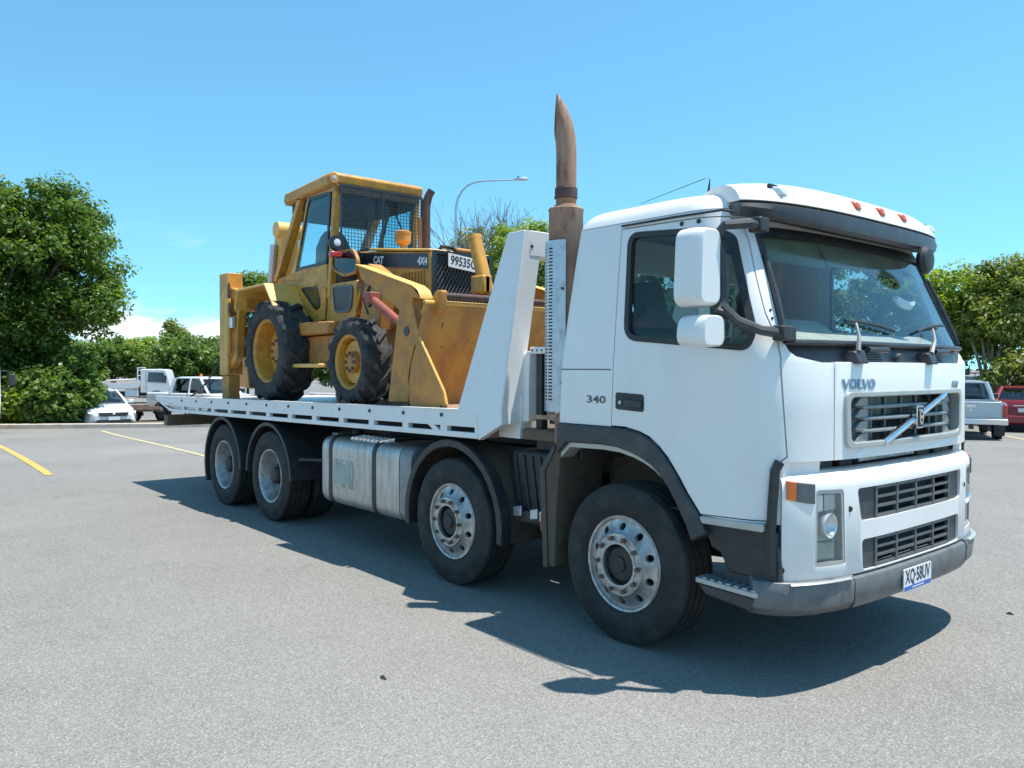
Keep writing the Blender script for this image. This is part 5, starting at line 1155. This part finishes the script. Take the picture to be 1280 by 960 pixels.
# big shade tree on the left, with the shrubs under it
D = 30
tree('shade_tree', 'large dense dark green shade tree leaning out over the kerb', gb(-25, D+.6), [blob(25, 335, D, 118, 98), blob(-70, 330, D, 120, 110), blob(92, 345, D, 62, 66), blob(60, 280, D, 70, 50), blob(110, 390, D-.5, 46, 34), blob(20, 400, D, 90, 42), blob(-60, 430, D, 80, 50)], 125000, .085, 'leaf_dark', 11, .28, nb=14, clump=.55, per=120, hollow=.5)
tree('dark_shrub', 'dark leafy shrub in shade under the big tree', gb(40, D+.4), [blob(30, 462, D+.2, 70, 52), blob(75, 470, D+.3, 38, 46), blob(-20, 470, D, 60, 55)], 22000, .085, 'leaf_dark', 12, .07, cat='shrub', fork=.15, clump=.36)
for i, (u, v, dp, ru, rv, lb) in enumerate(((62, 495, 28.2, 44, 38, 'bright green round-leaved shrub at the kerb beside white sedan'), (20, 508, 27.9, 28, 24, 'low yellow-green shrub at the kerb near a black truck mirror'), (96, 478, 28.9, 28, 40, 'upright green shrub right against the white sedan bonnet'))):
    tree('leafy_shrub', lb, gb(u, dp, -.28), [blob(u, v, dp, ru, rv), blob(u-ru*.5, v+rv*.4, dp-.1, ru*.6, rv*.5), blob(u+ru*.45, v+rv*.35, dp-.1, ru*.55, rv*.55)], 6000, .095, ('leaf_mid', 'leaf_bright', 'leaf_mid')[i], 20+i, .05, cat='shrub', fork=.15, clump=.28, per=40, aspect=.62)
# row of far shrubs behind the parked white vehicles
for i, (u, v, ru, rv, leaf) in enumerate(((95, 452, 40, 26, 'leaf_mid'), (140, 447, 36, 24, 'leaf_mid'), (180, 446, 34, 24, 'leaf_bright'), (225, 447, 38, 28, 'leaf_mid'), (262, 446, 34, 26, 'leaf_mid'), (310, 448, 40, 26, 'leaf_mid'), (365, 450, 44, 26, 'leaf_mid'), (430, 452, 46, 26, 'leaf_mid'), (45, 450, 40, 26, 'leaf_mid'))):
    dp = 57+(i*7 % 5)
    lbl = ('green coastal tree behind the bright shrub and sedan roof', 'green coastal tree straight behind the flatbed rear rack', 'pale bright coastal tree behind the flatbed tray', 'green coastal tree behind the flatbed cab', 'green coastal tree behind the crew cab beacon', 'green coastal tree behind the stabiliser leg', 'green coastal tree glimpsed between the backhoe wheels', 'green coastal tree behind the loader bucket', 'green coastal tree in the dark gap under the shade tree')[i]
    tree('coastal_tree', lbl, gb(u, dp), [blob(u, v, dp, ru, rv), blob(u-ru*.5, v+8, dp-1, ru*.6, rv*.8), blob(u+ru*.5, v+6, dp-.6, ru*.55, rv*.8)], 10000, .15, leaf, 40+i, .10, group='trees in the row behind the parked vehicles', clump=.5, fork=.3)
tree('lone_tree', 'taller grey-green tree rising above the row behind white flatbed', gb(221, 66), [blob(221, 428, 66, 18, 22), blob(216, 415, 66, 11, 13), blob(231, 432, 66, 12, 14)], 5000, .13, 'leaf_olive', 61, .12, clump=.5)
tree('leafy_tree', 'green tree showing between the backhoe stabiliser and its cab', gb(322, 40), [blob(322, 385, 40, 34, 42), blob(316, 358, 40, 18, 16), blob(345, 370, 40, 24, 26)], 11000, .11, 'leaf_mid', 62, .14, clump=.5)
# half-bare tree and its green neighbours behind the headboard
def bare(b, p, d, L, r, depth, rg):
    e = p+d*L; b.tube([p, p.lerp(e, .5)+Vector((rg.uniform(-.05, .05), rg.uniform(-.05, .05), 0))*L, e], [r, r*.8, r*.62], 5 if depth < 3 else 4)
    if depth == 0: return
    for k in range(3 if depth > 1 else 4):
        q = (d+Vector((rg.uniform(-.75, .75), rg.uniform(-.75, .75), rg.uniform(-.25, .55)))).normalized()
        bare(b, p.lerp(e, rg.uniform(.55, 1.0)), q, L*rg.uniform(.60, .82), r*.58, depth-1, rg)
base = gb(606, 35); OFF[:] = base; bt_ = tag(empty('bare_tree', base), 'half-bare grey twiggy tree behind the backhoe number plate', 'tree')
rg = random.Random(5); bb = B()
for k in range(7): bare(bb, Vector(base)+Vector((rg.uniform(-.2, .2), rg.uniform(-.2, .2), .0)), Vector((_rh[0]*rg.uniform(-.42, .5)+rg.uniform(-.15, .15), _rh[1]*rg.uniform(-.42, .5)+rg.uniform(-.15, .15), 1)).normalized(), 3.75, .085, 4, rg)
obj('trunk', bb, 'bark_pale', bt_)
me = leaf_cloud([blob(590, 300, 35, 22, 22), blob(622, 310, 35, 26, 28), blob(600, 350, 35, 40, 40), blob(575, 330, 35, 22, 30)], 4200, .085, 71, clump=.45, per=30); me.transform(Matrix.Translation((-base[0], -base[1], -base[2])))
c = link('crown', me, 'leaf_olive', bt_, sm=0); c['kind'] = 'stuff'; OFF[:] = [0, 0, 0]
for i, (u, dp, bl, n, leaf, lb) in enumerate((
    (655, 33, [(648, 312, 36, 28), (665, 300, 30, 24), (640, 345, 36, 40), (680, 330, 40, 40), (660, 390, 60, 50)], 17000, 'leaf_bright', 'yellow-green tree seen through the headboard frame beside the exhaust'),
    (850, 37, [(850, 345, 70, 50), (860, 400, 80, 50)], 9000, 'leaf_mid', 'green tree seen only through the cab side window'),
    (960, 36, [(960, 350, 70, 45), (950, 405, 80, 50)], 9000, 'leaf_mid', 'green tree seen only through the cab near the mirror arm'),
    (1065, 35, [(1060, 365, 80, 40), (1075, 410, 80, 50), (1110, 380, 50, 40)], 13000, 'leaf_mid', 'green tree seen through the windscreen and far door window'),
    (1185, 33, [(1180, 365, 50, 36), (1172, 400, 46, 40), (1200, 410, 44, 44), (1165, 435, 40, 34)], 26000, 'leaf_bright', 'bright yellow-green tree just ahead of the windscreen'),
    (1245, 32, [(1250, 372, 60, 44), (1225, 395, 40, 40), (1275, 400, 50, 50), (1300, 380, 50, 50), (1262, 345, 40, 26)], 28000, 'leaf_olive', 'olive green tree with pale forked trunks behind the red car'),
    (1345, 34, [(1345, 370, 70, 60), (1320, 420, 60, 50)], 9000, 'leaf_mid', 'green tree beyond the red car at the lot edge'))):
    tree('roadside_tree', lb, gb(u, dp), [blob(a, b, dp+(k % 2)*.6, c_, d_) for k, (a, b, c_, d_) in enumerate(bl)], n, .088 if dp < 35 else .12, leaf, 80+i, .15, 'bark_pale', clump=.42, fork=.28, nb=9)
fx = gb(1236, 31.2); OFF[:] = [0, 0, 0]
e = tag(empty('forked_tree', fx), 'pale bare-stemmed forked tree standing behind the silver utility tailgate', 'tree'); OFF[:] = fx; b = B(); rg = random.Random(9)
for du, v in ((-22, 425), (-10, 420), (4, 428), (16, 418), (24, 430)):
    p = (*at(1236+du, 31.2), zat(v, 31.2)); q = (*at(1236+du*.35, 31.2), zat(470, 31.2)); b.tube([(fx[0]+du*.004, fx[1], fx[2]), q, ((p[0]+q[0])/2, (p[1]+q[1])/2+.1, (p[2]+q[2])/2), p], [.12, .075, .06, .035], 7)
obj('trunk', b, 'bark_pale', e); me = leaf_cloud([blob(1236, 405, 31.2, 40, 26)], 3000, .10, 95, clump=.4); me.transform(Matrix.Translation((-fx[0], -fx[1], -fx[2]))); c = link('crown', me, 'leaf_olive', e, sm=0); c['kind'] = 'stuff'; OFF[:] = [0, 0, 0]
tree('undergrowth', 'pale yellow-green bush low behind the parked red car', gb(1268, 30), [blob(1268, 462, 30, 34, 30), blob(1290, 455, 30, 30, 34)], 3500, .10, 'leaf_olive', 97, .05, cat='shrub', fork=.2)

# ------------------------------------------------------------------ street lamp
dl = 33; lb_ = gb(569, dl); OFF[:] = lb_; lamp = tag(empty('street_lamp', lb_), 'tall thin grey street lamp with curved outreach arm above the trees', 'street lamp')
def lp(u, v): x, y = at(u, dl); return (x, y, zat(v, dl))
obj('pole', B().tube([lb_, lp(569, 400), lp(569, 285), lp(569.5, 262), lp(572, 249), lp(577, 240), lp(584, 233), lp(594, 229), lp(606, 227.3), (*lp(625, 226.8),), lp(645, 225.8)], [.09, .075, .055, .05, .045, .04, .036, .033, .03, .028, .026], 10), 'galv', lamp)
a0 = Vector(lp(642, 225.6)); ar = Vector((_rh[0], _rh[1], .02))
hd_ = B().loft([[a0+ar*s_+Vector((_dh[0]*q*w_, _dh[1]*q*w_, z_*w_)) for q, z_ in ((-.10, -.02), (.10, -.02), (.08, .06), (-.08, .06))] for s_, w_ in ((0, .5), (.12, 1), (.42, 1.1), (.56, .5))])
lh = obj('lamp_head', hd_, 'galv', lamp, bev=.01); obj('lamp_glass', B().loft([[a0+ar*s_+Vector((_dh[0]*q*w_, _dh[1]*q*w_, z_)) for q, z_ in ((-.07, -.055), (.07, -.055), (.08, -.021), (-.08, -.021))] for s_, w_ in ((.16, .8), (.5, .8))]), 'lamp_lens', lh)
obj('photo_cell', B().cyl(a0+ar*.16+Vector((0, 0, .06)), a0+ar*.16+Vector((0, 0, .12)), .04, n=10), 'letter_dark', lh); OFF[:] = [0, 0, 0]

# ================================================================== PARKED VEHICLES (local x forward)
mat('car_white', (.78, .79, .79), .3, c2=(.66, .66, .65), amt=.4, scale=3, coat=.5)
mat('car_silver', (.50, .53, .56), .3, .35, c2=(.42, .44, .46), amt=.4, scale=3, coat=.5)
mat('car_red', (.26, .015, .022), .28, .1, c2=(.20, .012, .02), amt=.5, scale=3, coat=.6)
mat('car_maroon', (.16, .02, .02), .35, c2=(.10, .015, .015), amt=.5, scale=3, coat=.4)
mat('car_trim', (.03, .03, .033), .55, c2=(.06, .06, .06), amt=.5, scale=8)
def rr(hw, z0, z1, r, top=1.0):
    return roundpoly([(-hw, z0), (hw, z0), (hw*top, z1), (-hw*top, z1)], r, 3)
def carbody(secs, mt, root, name='body', r=.09):
    return obj(name, B().loft([[(x, y, z) for y, z in rr(hw, z0, z1, r, tp)] for x, z0, z1, hw, tp in secs]), mt, root)
def greenhouse(root, lo_, hi_, zb, zr, hw0, hw1, paint, bpost):
    """lo_ = (rear, front) at the belt, hi_ = (rear, front) at the roof"""
    def ring(x0, x1, hw, z, r=.12): return [(x, y, z) for x, y in roundpoly([(x0, -hw), (x1, -hw*.93), (x1, hw*.93), (x0, hw)], r, 3)]
    gl = obj('glass_house', B().loft([ring(*lo_, hw0, zb), ring(lo_[0]*.5+hi_[0]*.5, lo_[1]*.5+hi_[1]*.5, hw0*.5+hw1*.5+.015, (zb+zr)/2), ring(*hi_, hw1, zr)]), 'car_glass', root)
    obj('roof', B().loft([ring(hi_[0]-.03, hi_[1]+.03, hw1+.012, zr-.03), ring(hi_[0]-.02, hi_[1]+.02, hw1+.008, zr+.015), ring(hi_[0]+.12, hi_[1]-.12, hw1-.12, zr+.05)]), paint, root)
    for s in (-1, 1):
        f = .93
        for (a, b_, w_) in ((lo_[1], hi_[1], .05), (lo_[0], hi_[0], .07)):
            k = f if a == lo_[1] else 1.0
            obj('pillar', B().tube([(a, s*(hw0*k+.0), zb-.02), ((a+b_)/2, s*((hw0+hw1)/2*k+.015), (zb+zr)/2), (b_, s*(hw1*k+.005), zr)], w_, 6), paint, root)
        for q in bpost: obj('pillar', B().bar((q, s*(hw0*.985+.006), zb), (q-.03, s*(hw1+.008), zr), .03, .06, up=(0, 1, 0)), paint, root)
    # an opaque cabin core (seats, trim) so the glass does not read as a block
    obj('cabin_trim', B().box(lo_[0]+.25, lo_[1]-.35, -hw0*.8, hw0*.8, zb-.15, zb+.12), 'interior_dark', root, bev=.04)
    return gl
def carwheels(root, xs, hw, r, w=.21, rimm='galv'):
    for x in xs:
        for s in (-1, 1):
            h = obj('wheel', B().lathe([(.001, -.02), (r*.12, -.03), (r*.3, -.01), (r*.56, -.02), (r*.62, -.035), (r*.62, .10), (.001, .10)], n=20), rimm, root)
            t = obj('tyre', B().lathe([(r*.60, -.04), (r*.66, -.055), (r*.93, -.055), (r, -.03), (r, w-.08), (r*.93, w-.05), (r*.6, w-.05)], n=28, closed=True), 'rubber', h)
            h.location = (x, s*(hw+.0), r); h.rotation_euler = (0, 0, 0 if s < 0 else math.pi)
            a = [(x+(r+.07)*math.cos(R(k)), r+(r+.07)*math.sin(R(k))) for k in range(-5, 186, 19)]; i_ = [(x+(r+.0)*math.cos(R(k)), r+(r+.0)*math.sin(R(k))) for k in range(-5, 186, 19)]
            y0, y1 = sorted((s*(hw+.062), s*(hw-.10))); obj('wheel_arch', B().prism(a+i_[::-1], y0, y1), 'car_trim', root)
def place(root, u, depth, head, z=0.0):
    x, y = at(u, depth); root.location = (x, y, z); root.rotation_euler = (0, 0, head)
def face(u, deg):      # heading (radians): deg measured from 'towards the camera' turning to image right
    x, y = at(u, 20); a = math.atan2(CP[1]-y, CP[0]-x); return a-R(deg) if False else a+R(deg)
def plate(root, x, z, w=.37, mt='plate_white', dirx=1, txt=True):
    p = obj('number_plate', B().box(x, x+.012*dirx, -w/2, w/2, z-.06, z+.06), mt, root); return p
# white sedan facing us
c = tag(empty('white_sedan'), 'white sedan with blue-tinted windscreen parked nose-on behind the kerb', 'car')
carbody([(-2.3, .45, .92, .72, .9), (-2.15, .28, 1.0, .84, .93), (-1.2, .22, 1.0, .88, .94), (.6, .22, .98, .88, .94), (1.2, .22, .90, .88, .92), (1.75, .24, .82, .86, .90), (2.1, .28, .72, .78, .88), (2.28, .36, .62, .62, .86)], 'car_white', c)
greenhouse(c, (-1.75, .95), (-1.05, .12), .95, 1.40, .80, .60, 'car_white', (-.35,))
carwheels(c, (1.38, -1.35), .815, .32)
obj('grille', B().prism(roundpoly([(-.42, .55), (.42, .55), (.50, .68), (-.50, .68)], .03), 2.20, 2.300, 'x'), 'car_trim', c); obj('grille_badge', B().box(2.300, 2.31, -.05, .05, .60, .67), 'chrome', c, bev=.01)
obj('lower_grille', B().prism(roundpoly([(-.62, .36), (.62, .36), (.52, .44), (-.52, .44)], .02), 2.15, 2.325, 'x'), 'car_trim', c)
for s in (-1, 1): obj('headlight', B().loft([[(2.18, s*.52, .60), (2.13, s*.76, .64), (2.02, s*.80, .72), (2.14, s*.52, .69)], [(2.10, s*.52, .60), (2.05, s*.76, .64), (1.94, s*.80, .72), (2.06, s*.52, .69)]]), 'lamp_lens', c, bev=.01)
for s in (-1, 1): obj('door_mirror', B().box(.72, .86, s*.93-.09, s*.93+.09, .95, 1.08), 'car_white', c, bev=.03)
plate(c, 2.33, .48); place(c, 123, 30.4, face(123, 12), -.58)
# white crew-cab four-wheel drive seen three-quarter
c = tag(empty('white_crew_cab'), 'white crew-cab four-wheel drive parked just past the truck tail', 'utility')
carbody([(-2.5, .5, 1.12, .80, .96), (-2.4, .45, 1.15, .87, .97), (.85, .42, 1.16, .88, .96), (1.2, .42, 1.14, .88, .93), (1.9, .42, 1.06, .87, .90), (2.25, .45, .98, .82, .90), (2.38, .50, .90, .74, .9)], 'car_white', c, r=.07)
greenhouse(c, (-1.05, 1.05), (-.92, .42), 1.12, 1.72, .82, .67, 'car_white', (-.02,))
carwheels(c, (1.5, -1.55), .82, .37)
obj('bumper', B().prism(roundpoly([(-.86, .48), (.86, .48), (.86, .68), (-.86, .68)], .05), 2.30, 2.46, 'x'), 'car_trim', c, bev=.03)
obj('grille', B().box(2.36, 2.40, -.52, .52, .72, .90), 'car_trim', c, bev=.01)
for s in (-1, 1):
    obj('headlight', B().box(2.30, 2.39, s*.66-.13, s*.66+.13, .74, .92), 'lamp_lens', c, bev=.03); obj('door_mirror', B().box(.78, .92, s*1.0-.10, s*1.0+.10, 1.15, 1.32), 'car_trim', c, bev=.03)
    obj('door_line', B().box(-.06, -.045, s*.884-.004, s*.884+.004, .55, 1.13), 'car_trim', c)
obj('roof_beacon', B().lathe([(.06, 0), (.06, .04), (.04, .10), (.001, .11)], (-.3, 0, 1.77), 'z', 14), 'amber', c)
plate(c, 2.47, .58); place(c, 258, 31.5, face(258, 40), FZ)
# white flatbed light truck behind it
c = tag(empty('white_flatbed_truck'), 'white light flatbed truck with ladder frame headboard beyond the sedan', 'truck')
obj('cab', B().prism(roundpoly([(.95, .65), (2.55, .62), (2.62, 1.05), (2.38, 1.95), (2.2, 2.02), (.98, 2.02)], [.05, .05, .12, .12, .1, .08], 4), -.86, .86), 'car_white', c, bev=.04)
for s in (-1, 1):
    obj('side_window', B().prism([(1.35, 1.28), (2.40, 1.22), (2.24, 1.82), (1.40, 1.85)], s*.862-.004, s*.862+.004), 'car_glass', c)
    obj('door_line', B().box(1.27, 1.285, s*.864-.004, s*.864+.004, .75, 1.9), 'car_trim', c); obj('door_mirror', B().box(2.35, 2.42, s*1.08-.08, s*1.08+.08, 1.35, 1.65), 'car_trim', c, bev=.02)
obj('windscreen', B().bar((2.585, 0, 1.15), (2.365, 0, 1.90), 1.5, .01, up=(1, 0, 0)), 'car_glass', c)
obj('chassis', B().box(-2.6, 2.3, -.35, .35, .50, .70), 'car_trim', c)
obj('tray_floor', B().box(-2.7, .88, -.98, .98, .88, .96), 'yellow_dull', c)
for s in (-1, 1): obj('side_board', B().box(-2.7, .86, s*.98-.015, s*.98+.015, .90, 1.20), 'car_white', c); obj('tool_box', B().box(.15, .85, s*.80-.14, s*.80+.14, .45, .86), 'car_white', c, bev=.02)
obj('tail_board', B().box(-2.72, -2.69, -.97, .97, .90, 1.18), 'car_white', c)
for y in (-.9, .9): obj('frame_post', B().box(.80, .86, y-.03, y+.03, .96, 2.12), 'car_white', c)
for z in (1.35, 1.65, 1.95, 2.1): obj('frame_rail', B().box(.81, .85, -.9, .9, z-.025, z+.025), 'car_white', c)
obj('rear_rack', B().tube([(-2.5, -.9, .96), (-2.5, -.9, 1.85), (-2.5, .9, 1.85), (-2.5, .9, .96)], .025, 6), 'galv', c)
obj('timber_load', B().box(-2.4, .5, -.4, .3, .97, 1.08), 'kerb', c)
obj('pipe_load', B().tube([(-1.6, -.5, 1.05), (-.8, -.5, 1.35), (.75, -.45, 1.42)], .05, 6), 'car_white', c)
carwheels(c, (1.85, -1.5), .80, .36); place(c, 158, 48, face(158, 76), -.46)
# little rusty trailer
c = tag(empty('box_trailer'), 'small rusty flat trailer with low wheels in front of the flatbed truck', 'trailer')
obj('deck', B().box(-1.1, .9, -.65, .65, .46, .54), 'rusty_beam', c); obj('drawbar', B().bar((.9, 0, .45), (2.0, 0, .42), .08, .08), 'rust', c); obj('jockey_stand', B().cyl((1.7, 0, .0), (1.7, 0, .55), .03, n=8), 'black_steel', c)
for s in (-1, 1): obj('deck_rail', B().box(-1.1, .9, s*.66-.02, s*.66+.02, .54, .66), 'rust', c)
carwheels(c, (-.25,), .66, .27, .16, 'rust'); place(c, 172, 31.2, face(172, 80), FZ)
# edge of a white delivery truck
c = tag(empty('white_delivery_truck'), 'white delivery truck with black door mirror parked at the shrubs', 'truck')
obj('body', B().prism(roundpoly([(-5.0, .5), (.9, .45), (1.05, .9), (.92, 1.9), (.6, 2.35), (-5.0, 2.6)], [.05, .05, .1, .15, .2, .05], 4), -.95, .95), 'car_white', c, bev=.04)
obj('windscreen', B().bar((1.045, 0, 1.18), (.925, 0, 1.88), 1.6, .012, up=(1, 0, 0)), 'car_glass', c)
for s in (-1, 1):
    m = obj('door_mirror', B().box(.70, .78, s*1.27-.09, s*1.27+.09, 1.42, 1.78), 'car_trim', c, bev=.03); obj('mirror_arm', B().tube([(.72, s*.94, 1.86), (.74, s*1.15, 1.86), (.74, s*1.25, 1.75)], .018, 6), 'car_trim', c); obj('mirror_arm', B().tube([(.72, s*.94, 1.28), (.74, s*1.15, 1.30), (.74, s*1.25, 1.45)], .018, 6), 'car_trim', c)
    obj('headlight', B().box(1.0, 1.06, s*.72-.12, s*.72+.12, .70, .88), 'lamp_lens', c, bev=.02)
obj('bumper', B().box(.9, 1.12, -.95, .95, .42, .62), 'car_trim', c, bev=.03)
carwheels(c, (.2, -3.4), .86, .38); place(c, -51, 24.5, face(-51, 4), gz(*at(-51, 24.5)))
# silver utility, tail towards us
c = tag(empty('silver_utility'), 'silver pickup utility showing its tailgate, beside the red car', 'utility')
carbody([(.3, .45, 1.12, .86, .96), (1.2, .45, 1.12, .87, .94), (2.2, .45, 1.0, .86, .9), (2.5, .5, .88, .74, .9)], 'car_silver', c, r=.07)
greenhouse(c, (-.35, 1.25), (-.20, .62), 1.08, 1.64, .78, .60, 'car_silver', (.25,))
obj('cab_back', B().box(-.42, .35, -.86, .86, .45, 1.12), 'car_silver', c, bev=.04)
bedm = B().prism(roundpoly([(-.88, .55), (-.86, 1.12), (.86, 1.12), (.88, .55)], .05), -2.50, -.45, 'x'); bm_ = boolean(to_mesh(bedm), [B().box(-2.44, -.52, -.76, .76, .70, 1.4)])
link('tray', bm_, 'car_silver', c); tg = obj('tailgate', B().prism(roundpoly([(-.74, .66), (.74, .66), (.74, 1.125), (-.74, 1.125)], .03), -2.535, -2.503, 'x'), 'car_silver', c, bev=.01)
obj('tailgate_handle', B().prism(roundpoly([(-.12, .97), (.12, .97), (.10, 1.05), (-.10, 1.05)], .02), -2.545, -2.536, 'x'), 'chrome', tg)
obj('tailgate_badge', B().cyl((-2.543, 0, .90), (-2.536, 0, .90), .035, n=14), 'chrome', tg)
for s in (-1, 1):
    obj('tail_lamp', B().box(-2.54, -2.46, s*.82-.055, s*.82+.055, .70, 1.05), 'red_lens', c, bev=.012); obj('mud_flap', B().box(-2.0, -1.98, s*.76-.13, s*.76+.13, .16, .55), 'car_trim', c); obj('door_mirror', B().box(.92, 1.02, s*.98-.09, s*.98+.09, 1.12, 1.28), 'car_trim', c, bev=.03)
obj('rear_bumper', B().prism(roundpoly([(-.88, .50), (.88, .50), (.88, .66), (-.88, .66)], .03), -2.70, -2.51, 'x'), 'chrome', c, bev=.02); plate(c, -2.715, .585, dirx=-1)
obj('tow_bar', B().box(-2.78, -2.4, -.05, .05, .38, .46), 'car_trim', c)
carwheels(c, (1.55, -1.55), .80, .37)
place(c, 1203, 25.0, face(1203, 185), gz(*at(1203, 25.0)))
# red sedan beside it
c = tag(empty('red_sedan'), 'dark red sedan parked beside the silver utility', 'car')
carbody([(-2.35, .40, .86, .70, .9), (-2.25, .28, 1.02, .82, .92), (-1.7, .22, 1.06, .89, .93), (-.4, .2, 1.0, .9, .94), (.8, .2, .96, .9, .93), (1.6, .22, .86, .88, .9), (2.1, .28, .74, .78, .88), (2.3, .36, .62, .62, .86)], 'car_red', c)
greenhouse(c, (-1.85, 1.05), (-1.05, .15), .99, 1.44, .80, .60, 'car_red', (-.35,))
carwheels(c, (1.4, -1.4), .83, .33)
for s in (-1, 1): obj('tail_lamp', B().loft([[(-2.31, s*.42, .86), (-2.20, s*.80, .90), (-2.16, s*.82, 1.0), (-2.28, s*.42, .97)], [(-2.22, s*.42, .86), (-2.1, s*.80, .90), (-2.06, s*.82, 1.0), (-2.2, s*.42, .97)]]), 'red_lens', c, bev=.01)
obj('boot_trim', B().box(-2.345, -2.31, -.32, .32, .86, .90), 'chrome', c, bev=.006); obj('rear_bumper', B().prism(roundpoly([(-.80, .32), (.80, .32), (.82, .56), (-.82, .56)], .06), -2.42, -2.2, 'x'), 'car_red', c, bev=.03); plate(c, -2.365, .74, dirx=-1)
place(c, 1276, 28.4, face(1276, 183), gz(*at(1276, 28.4)))
# maroon wagon with a loaded roof basket
c = tag(empty('maroon_wagon'), 'maroon four-wheel drive wagon with loaded roof basket beyond the silver utility', 'car')
carbody([(-2.3, .5, 1.15, .86, .95), (.7, .45, 1.12, .88, .95), (1.5, .45, 1.08, .87, .92), (2.1, .48, .96, .78, .9)], 'car_maroon', c, r=.08)
greenhouse(c, (-2.2, 1.1), (-2.05, .5), 1.1, 1.72, .82, .70, 'car_maroon', (-.2, -1.2))
carwheels(c, (1.35, -1.45), .82, .37)
obj('roof_basket', B().tube([(-1.9, -.6, 1.90), (.4, -.6, 1.90), (.4, .6, 1.90), (-1.9, .6, 1.90), (-1.9, -.6, 1.90)], .02, 6), 'car_trim', c)
for x in (-1.7, -.2): 
    for s in (-1, 1): obj('basket_foot', B().cyl((x, s*.6, 1.74), (x, s*.6, 1.90), .018, n=6), 'car_trim', c)
obj('cargo_box', B().box(-1.7, -.9, -.45, .1, 1.82, 2.12), 'car_white', c, bev=.04); obj('cargo_crate', B().box(-.8, -.2, -.4, .3, 1.82, 2.08), 'rust', c, bev=.03); obj('cargo_bag', B().lathe([(.001, -.5), (.16, -.45), (.2, 0), (.16, .45), (.001, .5)], (-.8, .1, 2.22), 'x', 14), 'car_trim', c)
place(c, 1204, 34, face(1204, 150), -.34)
